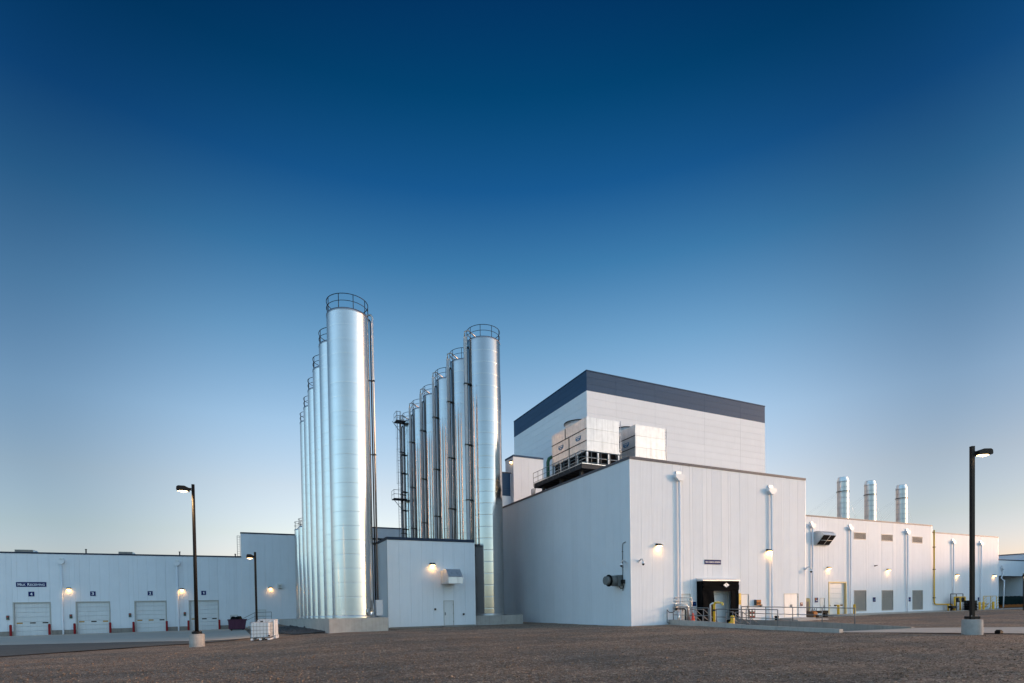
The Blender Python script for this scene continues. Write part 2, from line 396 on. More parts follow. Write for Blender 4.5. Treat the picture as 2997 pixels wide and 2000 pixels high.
stones('rock_bed', 'dark angular rocks piled along the left side of the silo plinth', 5200, (-1.5, 5.2, 42, 66), .05, .15, 'rock', lambda x, y: gz(x, y)+.03, 4,
       lambda x, y, q: 4.95-(y-41.6)*.055-x < 2.2+(y-42)*.10 and x < 4.9-(y-41.6)*.05 and y > 43.2)

# ------------------------------------------------------------------ panelled walls
PCACHE = {}
def panel_mesh(w, h, ribs, m, gap=.005):
    key = (round(w, 3), round(h, 3), ribs, m)
    if key in PCACHE: return PCACHE[key]
    w2 = w-gap; pr = [(0, .05), (0, .008), (.009, 0)]
    if ribs:
        for i in range(1, ribs):
            c = w2*i/ribs; pr += [(c-.022, 0), (c-.010, .006), (c+.010, .006), (c+.022, 0)]
    pr += [(w2-.009, 0), (w2, .008), (w2, .05)]
    b = MB().prism(pr, 'z', 0, h); me = b.mesh('wall_panel'); me.materials.append(MATS[m]); PCACHE[key] = me
    return me
def wall(parent, axis, ax, ay, L, z0, z1, m, pw=1.03, openings=(), ribs=0, name='wall_panel', zs=None, cuts=None):
    """panels along +X (facing -Y) or along +Y (facing -X); openings: (s0,s1,z0,z1) along the wall"""
    bp = cuts[:] if cuts else [i*pw for i in range(int(L/pw)+1)]
    if L-bp[-1] > .05: bp.append(L)
    else: bp[-1] = L
    bp = sorted(set([round(v, 3) for v in bp+[o[0] for o in openings]+[o[1] for o in openings] if 0 <= v <= L+.001]))
    bp = [b for i, b in enumerate(bp) if i == 0 or b-bp[i-1] > .03]
    rows = zs or [z0, z1]
    for a, b in zip(bp[:-1], bp[1:]):
        mid = (a+b)/2
        for r0, r1 in zip(rows[:-1], rows[1:]):
            segs = [(r0, r1)]
            for o in openings:
                if o[0] < mid < o[1]:
                    ns = []
                    for s0, s1 in segs:
                        if o[3] <= s0 or o[2] >= s1: ns.append((s0, s1)); continue
                        if o[2]-s0 > .05: ns.append((s0, o[2]))
                        if s1-o[3] > .05: ns.append((o[3], s1))
                    segs = ns
            for s0, s1 in segs:
                g_ = .014 if zs else 0
                me = panel_mesh(b-a, s1-s0-g_, ribs if b-a > .8 else 0, m if not callable(m) else m(s0))
                if axis == 'x': obj(name, me, None, parent, (ax+a+.007, ay, s0))
                else: obj(name, me, None, parent, (ax, ay+b-.007, s0), -math.pi/2)
def building(name, label, x0, x1, y0, y1, z0, z1, cap='navy_cap', side='white_side', inset=.24, capd=.16, cat='building', foundation=None, left=True):
    t = thing(name, label, cat, (x0, y0, z0), world=True)
    obj('inner_wall', MB().box(x0+(inset if left else .02), x1-.02, y0+inset, y1, z0-.6, z1-.25), side, t)
    obj('roof', MB().box(x0+.1, x1-.03, y0+.1, y1-.02, z1-.25, z1-.13), 'concrete', t)
    c = MB().box(x0-.04, x1+.03, y0-.05, y0+.20, z1-capd, z1+.02); obj('parapet_cap', c, cap, t)
    c = MB().box(x0-.05, x0+.20, y0+.20, y1, z1-capd, z1+.015); obj('parapet_cap', c, cap, t)
    c = MB().box(x1-.18, x1+.03, y0+.20, y1, z1-capd, z1+.015); obj('parapet_cap', c, cap, t)
    obj('corner_trim', MB().box(x0-.012, x0+.10, y0-.012, y0+.10, z0, z1-capd), 'white_trim', t)
    obj('corner_trim', MB().box(x1-.10, x1+.012, y0-.012, y0+.26, z0, z1-capd), 'white_trim', t)
    return t
def man_door(parent, x0, x1, z0, z1, Y, m='white_door', double=False, hinge_left=True, frame='door_frame'):
    d = obj('door_frame', MB().box(x0, x0+.05, Y-.02, Y+.2, z0, z1).box(x1-.05, x1, Y-.02, Y+.2, z0, z1).box(x0+.05, x1-.05, Y-.02, Y+.2, z1-.05, z1), frame, parent)
    spans = [(x0+.05, x1-.05)] if not double else [(x0+.05, (x0+x1)/2-.004), ((x0+x1)/2+.004, x1-.05)]
    for k, (a, b) in enumerate(spans):
        obj('door', MB().box(a, b, Y+.03, Y+.08, z0+.01, z1-.055), m, d)
        hx = (b-.10 if hinge_left else a+.10) if not double else (b-.08 if k == 0 else a+.08)
        obj('handle', MB().box(hx-.03, hx+.03, Y-.02, Y+.03, z0+.9, z0+1.15), 'rail_grey', d)
        for zz in (.25, 1.0, 1.75):
            q = (a if hinge_left else b) if not double else (a if k == 0 else b)
            obj('hinge', MB().box(q-.02, q+.02, Y+.005, Y+.032, z0+zz, z0+zz+.12), 'rail_grey', d)
    return d
def overhead_door(parent, x0, x1, z0, z1, Y, nsec, wins, frame='door_frame', fw=.10, amber=(), recess=.16):
    d = obj('door_frame', MB().box(x0, x0+fw, Y-.04, Y+.24, z0, z1).box(x1-fw, x1, Y-.04, Y+.24, z0, z1).box(x0+fw, x1-fw, Y-.04, Y+.24, z1-fw, z1), frame, parent)
    h = (z1-fw-z0)/nsec
    for i in range(nsec):
        a = z0+i*h
        p = [(Y+recess+.02, a+.008), (Y+recess, a+.03), (Y+recess, a+h-.03), (Y+recess+.02, a+h-.008), (Y+recess+.05, a+h-.008), (Y+recess+.05, a+.008)]
        obj('door_section', MB().prism(p, 'x', x0+fw, x1-fw), 'white_door', d)
    for k, (wx0, wx1, wz0, wz1) in enumerate(wins):
        obj('window', MB().box(wx0, wx1, Y+recess-.012, Y+recess+.01, wz0, wz1), 'pane_amber' if k in amber else 'pane_dark', d)  # amber panes: their lit look is put into the pane colour
    return d
def downspout(parent, x, Y, ztop, zbot, w=.62, hd=.5, kick=None):
    # conductor head below a scupper, round pipe to the ground
    p = [(-w/2, 0), (w/2, 0), (w/2, -hd*.5), (w*.17, -hd), (-w*.17, -hd), (-w/2, -hd*.5)]
    b = MB(); n = 6
    y1, y0 = Y-.004, Y-.34
    b.prism([(x+a, ztop+c) for a, c in p], 'y', y0, y1)
    head = obj('conductor_head', b, 'white_trim', parent)
    obj('scupper', MB().box(x-w*.28, x+w*.28, Y-.12, Y-.006, ztop+.06, ztop+.26), 'zinc_sheet', head)
    pts = [(x, Y-.16, ztop-hd+.02), (x, Y-.16, zbot+.15), (x, Y-.26, zbot+.02)]
    obj('downspout', MB().tube(pts, .085, 10), 'white_trim', parent)
    return head

# ------------------------------------------------------------------ lettering
def text_mb(txt, size, bold=.022):
    if txt == '1':      # flagged numeral
        v = [(.30, 0), (.50, 0), (.50, .72), (.36, .72), (.30, .62), (.14, .56), (.14, .42), (.30, .47)]
        return [(a*size, b*size, 0) for a, b in v], [(0, 1, 2, 3, 4, 7), (4, 5, 6, 7)]
    cu = bpy.data.curves.new('t', 'FONT'); cu.body = txt; cu.size = size; cu.offset = bold*size; cu.extrude = 0
    o = bpy.data.objects.new('t', cu); COL.objects.link(o)
    dg = bpy.context.evaluated_depsgraph_get(); me = bpy.data.meshes.new_from_object(o.evaluated_get(dg))
    v = [tuple(p.co) for p in me.vertices]; f = [tuple(p.vertices) for p in me.polygons]
    bpy.data.objects.remove(o); bpy.data.curves.remove(cu); bpy.data.meshes.remove(me)
    return v, f
def lettering(runs, W, H, centre):
    """runs: [(text,size)]; returns MB scaled to fit W x H, facing -Y, centred"""
    x = 0; V = []; Fs = []
    for txt, size in runs:
        if txt == ' ': x += size*.32; continue
        v, f = text_mb(txt, size); mnx = min(p[0] for p in v); mxx = max(p[0] for p in v); o = len(V)
        V += [(p[0]-mnx+x, p[1]) for p in v]; Fs += [tuple(i+o for i in q) for q in f]; x += mxx-mnx+size*.07
    mx0, mx1 = min(p[0] for p in V), max(p[0] for p in V); my0, my1 = min(p[1] for p in V), max(p[1] for p in V)
    sxx, syy = W/(mx1-mx0), H/(my1-my0)
    b = MB(); cx, cy, cz = centre
    b.add([(cx+(p[0]-(mx0+mx1)/2)*sxx, cy, cz+(p[1]-(my0+my1)/2)*syy) for p in V], [tuple(reversed(q)) for q in Fs])
    return b
def sign(name, label, x0, x1, z0, z1, Y, runs=None, m='blue_sign', fill=(.86, .5), bars=None, cat='sign', group=None):
    s = obj(name, MB().box(x0, x1, Y-.05, Y-.01, z0, z1), m); tag(s, label, cat, group)
    if runs:
        obj('lettering', lettering(runs, (x1-x0)*fill[0], (z1-z0)*fill[1], ((x0+x1)/2, Y-.056, (z0+z1)/2)), 'sign_white', s)
    if bars:
        for (a, b, c, d, mm) in bars:
            obj('printed_patch', MB().box(lerp(x0, x1, a), lerp(x0, x1, b), Y-.056, Y-.052, lerp(z0, z1, c), lerp(z0, z1, d)), mm, s)
    return s

# ------------------------------------------------------------------ wall lamps
def wall_lamp(label, x, Y, z, power=2.2):
    t = thing('wall_lamp', label, 'lamp', (x, Y, z), group='lit wall lamps')
    obj('housing', MB().prism([(0, .02), (0, .20), (-.12, .20), (-.36, .07), (-.36, .02)], 'x', -.21, .21), 'pipe_dark', t)
    obj('back_plate', MB().box(-.12, .12, -.02, .012, -.06, .01), 'pipe_dark', t)
    obj('lens', MB().bevbox(-.17, .17, -.34, -.05, -.06, .015, .03), 'lamp_lens', t)
    l = bpy.data.lights.new('lamp_light', 'AREA'); l.shape = 'RECTANGLE'; l.size = .30; l.size_y = .2; l.energy = power; l.color = (1, .46, .11)
    o = bpy.data.objects.new('lamp_light', l); COL.objects.link(o); o.parent = t; o.location = (0, -.2, -.075)
    return t

# ================================================================== left wing: milk receiving
LY, LB, LT = 84.0, -1.27, 8.87
Lb = building('receiving_building', 'long low white panelled building with four numbered overhead doors at far left', -46, -1.65, LY, LY+30, LB, LT)
doors = [(-26.26, -22.68, '4', (0,)), (-20.25, -16.72, '3', (0, 2)), (-14.17, -10.62, '2', (0, 1)), (-8.09, -4.54, '1', (0,))]
MD = (-3.16, -2.25, LB, .72)
X0 = -46
ops = [(a-X0, b-X0, LB, 2.84) for a, b, _, _ in doors]+[(MD[0]-X0, MD[1]-X0, LB, MD[3])]
wall(Lb, 'x', X0, LY, 46-1.65, -.66, LT-.14, 'white_panel', 1.01, ops, 0)
fb = MB(); last = X0
for a, b, *_ in sorted([(d[0], d[1]) for d in doors]+[(MD[0], MD[1])]):
    obj('foundation', MB().box(last, a, LY-.10, LY+.23, LB-.4, -.665), 'concrete_dark', Lb); last = b
obj('foundation', MB().box(last, -1.66, LY-.10, LY+.23, LB-.4, -.665), 'concrete_dark', Lb)
wr = [(.20, .72), (1.36, 1.88), (2.50, 3.02)]
for a, b, num, amb in doors:
    overhead_door(Lb, a, b, LB+.02, 2.84, LY, 7, [(a+.14+p*1.06-.08, a+.14+q*1.06-.08, .22, .37) for p, q in wr], amber=amb, fw=.12)
man_door(Lb, MD[0], MD[1], LB+.02, MD[3], LY)
downspout(Lb, -21.49, LY, 7.96, LB, .7, .5); downspout(Lb, -9.29, LY, 7.93, LB, .7, .5)
DN = {'4': 'the leftmost overhead door', '3': 'the second overhead door', '2': 'the third overhead door', '1': 'the overhead door nearest the silos'}
for k, (a, b, num, _) in enumerate(doors):
    c = {'4': -24.48, '3': -18.46, '2': -12.40, '1': -6.30}[num]
    sign('door_number_sign', f'small blue sign with white number {num} above {DN[num]}', c-.275, c+.275, 3.52, 4.09, LY, [(num, 1)], fill=(.44 if num != '1' else .28, .62), group='door number signs')
    tl = thing('traffic_light', f'small red and green signal light left of {DN[num]}', 'signal light', (a-.47, LY, .75), group='dock signal lights')
    obj('case', MB().box(-.13, .13, -.14, 0, 0, .50), 'machine_grey', tl)
    obj('red_lens', MB().tube([(0, -.14, .37), (0, -.20, .37)], .09, 10), 'red_lens', tl)
    obj('green_lens', MB().tube([(0, -.14, .13), (0, -.20, .13)], .09, 10), 'green_lens', tl)
sign('receiving_sign', 'long blue sign reading Milk Receiving above the leftmost overhead door', -25.88, -23.03, 4.68, 5.26, LY,
     [('M', 1.28), ('ILK', 1), (' ', 1.3), ('R', 1.28), ('ECEIVING', 1)], fill=(.90, .56))
sign('door_notice', 'yellow notice on the small man door behind the mauve dumpster', -2.98, -2.45, -.22, .42, LY+.02, m='yellow_paint', bars=[(.15, .85, .12, .55, 'pane_amber')])
wall_lamp('lit wall lamp between the leftmost two overhead doors', -20.84, LY, 4.37)
wall_lamp('lit wall lamp just left of the overhead door nearest the silos', -8.81, LY, 4.26)
# roof boxes and vents
for lab, xa, xb in (('flat grey roof box with sloped end above the leftmost overhead door', -26.6, -24.3), ('flat grey roof box with sloped end above the third overhead door', -16.1, -14.1)):
    rb = thing('roof_unit', lab, 'roof unit', (xa, LY+2.2, LT-.14), group='roof units')
    w = xb-xa
    obj('body', MB().prism([(0, 0), (w*.74, 0), (w*.74, .62), (0, .62)], 'y', 0, 1.6), 'concrete_dark', rb)
    obj('hood', MB().prism([(w*.745, .0), (w, .0), (w, .08), (w*.745, .62)], 'y', .1, 1.5), 'zinc_sheet', rb)
for lab, x, h in (('thin vent stub on the low roof near the second overhead door', -19.3, .55), ('short vent stub on the low roof near the overhead door nearest the silos', -9.1, .5), ('tiny vent stub on the low roof beside the taller wing', -2.4, .35)):
    t = tag(obj('roof_vent', MB().tube([(x, LY+1.2, LT-.14), (x, LY+1.2, LT+h)], .075, 8).tube([(x, LY+1.2, LT+h), (x, LY+1.2, LT+h+.08)], .12, 8), 'pipe_dark'), lab, 'vent', 'roof vents')
# red bollards
def bollard(name, m, r, h):
    t = thing(name, '', 'bollard')
    obj('post', MB().lathe([(r, 0), (r, h-r*.6), (r*.85, h-r*.25), (r*.5, h-r*.05), (.005, h)], 16), m, t)
    obj('base_ring', MB().lathe([(r*1.25, 0), (r*1.25, .03), (r*1.0, .05)], 16), 'concrete', t)
    return t
rb0 = bollard('red_bollard', 'red_paint', .125, 1.38); used = False
for lab, x in (('left of the leftmost overhead door', -26.35), ('right of the leftmost overhead door', -22.72), ('left of the second overhead door', -20.27), ('right of the second overhead door', -16.66), ('left of the third overhead door', -14.21),
               ('right of the third overhead door', -10.58), ('left of the overhead door nearest the silos', -8.12), ('right of the overhead door nearest the silos', -4.48), ('beside the mauve dumpster', -3.28)):
    lo = (x, LY-.55, gz(x, LY-.55)+.03)
    if not used: rb0.location = lo; r = rb0; used = True
    else: r = clone(rb0, lo)
    r['label'] = 'red steel bollard '+lab; r['group'] = 'red bollards at the receiving doors'

# taller wing
Hb = building('taller_wing', 'taller blank white wing between the receiving building and the left silos', -1.65, 8.5, LY-.03, LY+28, -1.27, 12.22)
wall(Hb, 'x', -1.65, LY-.03, 10.1, -1.0, 12.08, 'white_panel', 1.01, [(1.85, 2.98, -1.1, 1.38)], 0)
wall(Hb, 'y', -1.65, LY+.2, 8, 8.9, 12.08, 'white_panel', 1.01)
man_door(Hb, .2, 1.33, -1.0, 1.38, LY-.03)
wall_lamp('lit wall lamp on the taller wing beside the left silos', 2.0, LY-.03, 4.40)
vb = thing('wall_vent_box', 'small square vent box on the taller wing beside its wall lamp', 'vent', (3.2, LY-.03, 4.42))
obj('case', MB().box(-.32, .32, -.36, 0, 0, .64), 'zinc_sheet', vb); obj('grille', MB().box(-.17, .24, -.372, -.362, .08, .46), 'louver_tan', vb)
obj('outlet', MB().box(-.14, .22, -.34, -.05, -.04, -.004), 'louver_dark', vb)
for x, z in ((2.15, .2), (2.75, .05)):
    pass
ld = thing('roof_ladder', 'thin steel roof ladder on the left edge of the taller wing', 'ladder', (-1.95, LY+1.5, LT-.1))
for dx in (-.18, .18): obj('stile', MB().tube([(dx, 0, 0), (dx, 0, 3.1), (dx+.35*(1 if dx > 0 else 1), 0, 3.1)], .03, 6), 'rail_grey', ld)
for i in range(9): obj('rung', MB().tube([(-.18, 0, .25+.33*i), (.18, 0, .25+.33*i)], .018, 6), 'rail_grey', ld)
lr = thing('landing_handrail', 'thin grey stair handrail outside the taller wing door behind the white tote', 'handrail', (0, 78, gz(0, 78)), world=True)
zg = gz(0, 78)
obj('rail', MB().tube([(-1.6, 78, zg+.2), (-1.6, 78, zg+1.2), (-.1, 78, zg+2.0), (1.9, 78, zg+2.05)], .03, 6), 'rail_grey', lr)
obj('rail', MB().tube([(-1.6, 78, zg+.75), (-.1, 78, zg+1.5), (1.9, 78, zg+1.5)], .025, 6), 'rail_grey', lr)
for x, h in ((-1.6, .2), (-.1, 2.0), (1.9, 2.05)): obj('post', MB().tube([(x, 78, zg), (x, 78, zg+h)], .03, 6), 'rail_grey', lr)
obj('landing', MB().box(-.1, 2.0, 78.05, 83.8, zg-.1, zg+.42).box(-.9, -.1, 78.05, 79.5, zg-.1, zg+.2), 'concrete', lr)

# dumpster and tote
dz = gz(-2, 72)+.03
du = thing('dumpster', 'mauve steel dumpster piled with rubbish beside the overhead door nearest the silos', 'dumpster', (-2.0, 72.0, dz))
b = MB(); b.prism([(-.86, .22), (.82, .22), (1.0, 1.28), (-.95, 1.28)], 'y', -.75, .75); obj('body', b, 'mauve_paint', du)
obj('rim', MB().box(-1.0, 1.05, -.80, -.72, 1.24, 1.34).box(-1.0, 1.05, .72, .80, 1.24, 1.34).box(-1.02, -.94, -.72, .72, 1.24, 1.34).box(.97, 1.07, -.72, .72, 1.24, 1.34), 'mauve_paint', du)
for x in (-.6, .6):
    for y in (-.6, .6): obj('wheel', MB().tube([(x-.04, y, .1), (x+.04, y, .1)], .1, 10), 'black_rubber', du)
obj('skid', MB().box(-.8, .78, -.7, .7, .12, .215), 'black_rubber', du)
for x in (-.4, .4): obj('rib', MB().box(x-.03, x+.03, -.80, -.752, .3, 1.2), 'mauve_paint', du)
rb_ = thing('rubbish_pile', 'dark rubbish bags heaped in the mauve dumpster', 'rubbish', (-2.0, 72.0, dz+1.2))
r2 = np.random.default_rng(5)
for k in range(7):
    x, y, s = r2.uniform(-.75, .3), r2.uniform(-.5, .4), r2.uniform(.22, .4)
    bb = MB().lathe([(s*.2, -.1), (s*.95, .05), (s, .16), (s*.8, .3), (s*.4, .40+.1*k % .2), (.01, .46)], 9, (x, y, 0)); obj('bag', bb, 'black_rubber', rb_)

tz = gz(.36, 39.4)
to = thing('bulk_tote', 'white caged liquid tote on pallet standing at the gravel edge', 'tote', (.36, 39.55, tz+.01), R_(-14))
b = MB(); b.bevbox(-.58, .58, -.48, .48, .20, 1.18, .07); obj('bottle', b, 'tote_plastic', to)
obj('lid', MB().lathe([(.09, 1.18), (.09, 1.25), (.07, 1.26)], 16, capt=True), 'pipe_dark', to)
cage = to
def bar(p, q, r=.008): return MB().tube([p, q], r, 5)
for i in range(7):
    x = -.6+.2*i
    obj('cage_bar', bar((x, -.505, .15), (x, -.505, 1.16)), 'rail_grey', to); obj('cage_bar', bar((x, .505, .15), (x, .505, 1.16)), 'rail_grey', to)
for i in range(6):
    y = -.5+.2*i
    for x in (-.605, .605): obj('cage_bar', bar((x, y, .15), (x, y, 1.16)), 'rail_grey', to)
for z in (.17, .42, .66, .90, 1.16):
    obj('cage_hoop', MB().tube([(-.615, -.515, z), (.615, -.515, z), (.615, .515, z), (-.615, .515, z)], .011, 5, closed=True), 'rail_grey', to)
for x in (-.3, .3): obj('cage_bar', bar((x, -.5, 1.2), (x, .5, 1.2)), 'rail_grey', to)
for x in (-.52, 0, .52): obj('pallet_foot', MB().box(x-.07, x+.07, -.5, .5, 0, .13), 'tote_plastic', to)
obj('pallet_deck', MB().box(-.61, .61, -.51, .51, .13, .17), 'rail_grey', to)
obj('valve', MB().tube([(.55, -.46, .28), (.55, -.62, .28)], .05, 8), 'black_rubber', to)
t2 = thing('stacked_tote', 'second white tote behind the caged tote', 'tote', (.75, 41.2, gz(.75, 41.2)+.01), R_(-14))
obj('bottle', MB().bevbox(-.58, .58, -.48, .48, .22, 1.32, .07), 'tote_plastic', t2)
for i in range(7): obj('cage_bar', bar((-.6+.2*i, -.505, .15), (-.6+.2*i, -.505, 1.3)), 'rail_grey', t2)
obj('cage_hoop', MB().tube([(-.615, -.515, 1.3), (.615, -.515, 1.3), (.615, .515, 1.3), (-.615, .515, 1.3)], .011, 5, closed=True), 'rail_grey', t2)
obj('pallet_deck', MB().box(-.61, .61, -.51, .51, 0, .2), 'tote_plastic', t2)

# ================================================================== silos
SR = 1.586; RH = 1.09
def ring_mesh(r, h, m='stainless'):
    b = MB().lathe([(r-.0020, 0), (r, .009), (r, .05), (r, h-.05), (r, h-.009), (r-.0020, h)], 72)
    me = b.mesh('shell_ring'); me.materials.append(MATS[m]); return me
RING = ring_mesh(SR, RH-.001); TOPRING = ring_mesh(SR, 1.15)
RINGP = ring_mesh(SR, RH-.001, 'stainless_polished'); TOPRINGP = ring_mesh(SR, 1.15, 'stainless_polished')
POST = MB().tube([(0, 0, 0), (0, 0, 1.10)], .028, 6).mesh('post'); POST.materials.append(MATS['rail_dark'])
def circ(r, z, a0=0, a1=360, n=40):
    full = a1-a0 >= 360
    return [(r*math.cos(R_(a0+(a1-a0)*i/n)), r*math.sin(R_(a0+(a1-a0)*i/n)), z) for i in range(n if full else n+1)]
DOME = MB().lathe([(SR+.015, -.05), (SR+.015, .10), (SR-.06, .12), (SR*.8, .26), (SR*.4, .46), (.25, .52), (.25, .62), (.01, .62)], 64).mesh('roof_dome'); DOME.materials.append(MATS['stainless_dull'])
RAILS = MB().tube(circ(SR-.02, 1.10), .030, 6, closed=True).tube(circ(SR-.02, .58), .024, 6, closed=True).mesh('guard_rail'); RAILS.materials.append(MATS['rail_dark'])
BASE = MB().lathe([(SR+.012, 0), (SR+.012, .16), (SR, .17)], 72).mesh('base_band'); BASE.materials.append(MATS['stainless_dull'])
def silo(label, x, y, zb, zt, kind, group):
    s = thing('storage_silo', label, 'silo', (x, y, zb), group=group)
    H = zt-zb; z = H-1.15
    obj('shell_ring', TOPRINGP if kind == 'B' else TOPRING, None, s, (0, 0, z), random.uniform(0, 6))
    while z > .02:
        z -= RH; obj('shell_ring', RINGP if kind == 'B' else RING, None, s, (0, 0, z), random.uniform(0, 6))
    obj('roof_dome', DOME, None, s, (0, 0, H)); obj('base_band', BASE, None, s, (0, 0, .02))
    gr = obj('guard_rail', RAILS, None, s, (0, 0, H+.05))
    for i in range(9):
        a = R_(-90+7+40*i-25.5*.0); obj('post', POST, None, gr, ((SR-.02)*math.cos(a), (SR-.02)*math.sin(a), 0))
    if kind == 'A':
        # riser pipes on the right-hand side
        for k, (dx, dy, r, m) in enumerate(((1.70, -.25, .055, 'pipe_dark'), (1.86, -.30, .075, 'stainless_dull'))):
            top = H+(.55 if k else .2)
            pts = [(SR*.55, .3, top), (dx-.12, dy, top), (dx, dy, top-.15), (dx, dy, 1.1)]
            p = obj('riser_pipe', MB().tube(pts, r, 10), m, s)
            for zc in (H*.25, H*.55, H*.8): obj('pipe_clamp', MB().tube([(dx, dy, zc), (dx, dy, zc+.1)], r*1.5, 8).box(SR*.9, dx, dy-.02, dy+.02, zc+.02, zc+.08), 'pipe_dark', p)
        obj('valve_box', MB().bevbox(1.55, 2.05, -1.15, -.70, .12, 1.35, .02), 'grey_panel', s)
        obj('manhole', MB().lathe([(.02, 0), (.30, .02), (.33, .05), (.33, .16)], 24), 'stainless', s, (SR*.62, -SR*.76, .42), rot=(R_(90), 0, R_(39)))
    if kind == 'B':
        t = obj('cable_tray', MB().box(-2.08, -1.90, -.35, -.10, .05, H+.25), 'tray_grey', s)
        obj('tray_edge', MB().box(-1.896, -1.865, -.38, -.08, .05, H+.25), 'white_trim', t)
        obj('riser_pipe', MB().tube([(-1.74, -.05, 0), (-1.74, -.05, H-.7), (-1.5, 0, H-.4)], .07, 8), 'pipe_dark', s)
        for zc in (H*.22, H*.42, H*.62, H*.84): obj('tray_bracket', MB().box(-2.12, -1.55, -.40, -.06, zc, zc+.10), 'pipe_dark', s)
        obj('inlet_pipe', MB().tube([(-1.98, -.22, H+.2), (-1.98, -.22, H+.75), (-1.7, -.42, H+.85), (-.5, -.1, H+.35)], .07, 8), 'stainless_dull', s)
        obj('inlet_pipe', MB().tube([(-1.88, -.2, H+.15), (-1.65, -.25, H+.5), (-1.35, -.3, H+.1)], .05, 8), 'stainless_dull', s)
    return s
names = ['foremost', 'second', 'third', 'fourth', 'fifth', 'sixth']
AX = 7.04
for k in range(6):
    Y = 44+5.5*k
    silo(f'tall stainless silo, {names[k]} from the front in the left row', AX, Y, .95-.0215*(Y-44), 24.42, 'A', 'left row of tall stainless silos')
silo('short stainless tank just behind the left silo row', AX-.05, 77.3, .22, 12.3, 'S', 'short tanks behind the left silos')
silo('short stainless tank at the far end behind the left silo row', AX-.25, 82.2-.4, .12, 12.5, 'S', 'short tanks behind the left silos')
BX = 20.2
b5 = None
for k in range(6):
    Y = 47.8+4.98*k
    b5 = silo(f'tall stainless silo, {names[k]} from the front in the right row', BX, Y, .72-.01*(Y-47.8), 26.55, 'B', 'right row of tall stainless silos')
# caged ladder and landings on the rear silo of the right row
H5 = 26.55-(.72-.01*24.9)
lx, ly = -2.35, -.9
cl = obj('caged_ladder', MB().tube([(lx-.2, ly, 2), (lx-.2, ly, H5+1.2)], .03, 6).tube([(lx+.2, ly, 2), (lx+.2, ly, H5+1.2)], .03, 6), 'rail_grey', b5)
for i in range(60): obj('rung', MB().tube([(lx-.2, ly, 2.2+i*.41), (lx+.2, ly, 2.2+i*.41)], .015, 5), 'rail_grey', cl)
for z0_, z1_ in ((17.5, H5+1.6), (2, 10.5)):
    zz = z0_
    while zz < z1_:
        obj('cage_hoop', MB().tube([(lx+.42*math.cos(R_(a)), ly-.1+.42*math.sin(R_(a)), zz) for a in range(20, -205, -25)], .02, 5), 'rail_grey', cl); zz += 1.5
    for a in (-20, -60, -95, -130, -170):
        obj('cage_strip', MB().tube([(lx+.42*math.cos(R_(a)), ly-.1+.42*math.sin(R_(a)), z0_) , (lx+.42*math.cos(R_(a)), ly-.1+.42*math.sin(R_(a)), zz-1.5)], .014, 5), 'rail_grey', cl)
for zl in (15.4, 7.6, H5-.3):
    pf = obj('landing_platform', MB().box(-3.3 if zl == 15.4 else -2.8, -1.5, -1.5, -.2, zl, zl+.10).tube([(-3.2, -.9, zl), (-1.9, -.6, zl-1.4)], .04, 5), 'steel_beam', b5)
    e = -3.3 if zl == 15.4 else -2.8
    for x, y in ((e, -1.5), (e, -.2), (-2.2, -1.5)): obj('post', MB().tube([(x, y, zl+.1), (x, y, zl+1.2)], .025, 5), 'rail_grey', pf)
    for hh in (.65, 1.2): obj('rail', MB().tube([(-2.2, -1.5, zl+hh), (e, -1.5, zl+hh), (e, -.2, zl+hh)], .025, 5), 'rail_grey', pf)
for i in range(8): obj('pipe_bracket', MB().box(-2.0, -1.5, -1.0, -.2, 4+2.5*i, 4.08+2.5*i), 'steel_beam', b5)

# silo plinths
pl = MB(); P0, P1 = .95, .95-.0215*44
top = [(4.89, 41.6, P0), (9.24, 41.6, P0), (9.24, 86, P1), (3.0, 83.9, P1-.02), (3.5, 70.2, .27)]
pl.add([(x, y, z) for x, y, z in top]+[(x, y, -2.2) for x, y, z in top], [(0, 1, 2, 3, 4), (9, 8, 7, 6, 5)]+[(i, i+5, (i+1) % 5+5, (i+1) % 5) for i in range(5)])
tag(obj('silo_plinth', pl, 'concrete'), 'long grey concrete plinth carrying the left row of silos', 'plinth')
pl = MB().prism([(46.0, -.8), (46.0, .74), (76, .45), (76, -1.2)], 'x', 17.9, 23.1)
tag(obj('silo_plinth', pl, 'concrete'), 'grey concrete plinth of the right silo row beside the big white building', 'plinth')

# ================================================================== small valve house
Sb = building('valve_house', 'small white flat-roofed building with one door between the two silo rows', 10.02, 17.82, 45.0, 50.2, -.02, 7.55, capd=.22)
wall(Sb, 'x', 10.02, 45, 7.8, 0, 7.34, 'white_panel', .98, [(4.82, 5.76, 0, 2.18)], 10)
wall(Sb, 'y', 10.02, 45.1, 5.1, 0, 7.34, 'white_panel', .98)
obj('foundation', MB().box(10.1, 17.8, 45.06, 45.22, -.5, -.01).box(14.7, 15.95, 44.55, 45.04, -.5, -.03), 'concrete_dark', Sb)
man_door(Sb, 14.84, 15.78, .0, 2.18, 45, hinge_left=False)
wall_lamp('lit wall lamp on the small building between the silos', 13.86, 45, 5.25, 2.4)
vh = thing('intake_hood', 'galvanised box hood on the small building right of its lamp', 'vent hood', (14.62, 45, 3.62))
obj('sleeve', MB().box(0, 1.25, -.72, 0, 0, 1.18), 'zinc_sheet', vh)
obj('hood', MB().prism([(-.755, -.02), (-.755, 1.20), (-1.46, 1.20), (-2.15, .52), (-2.15, -.02)], 'x', -.015, 1.265), 'zinc_sheet', vh)
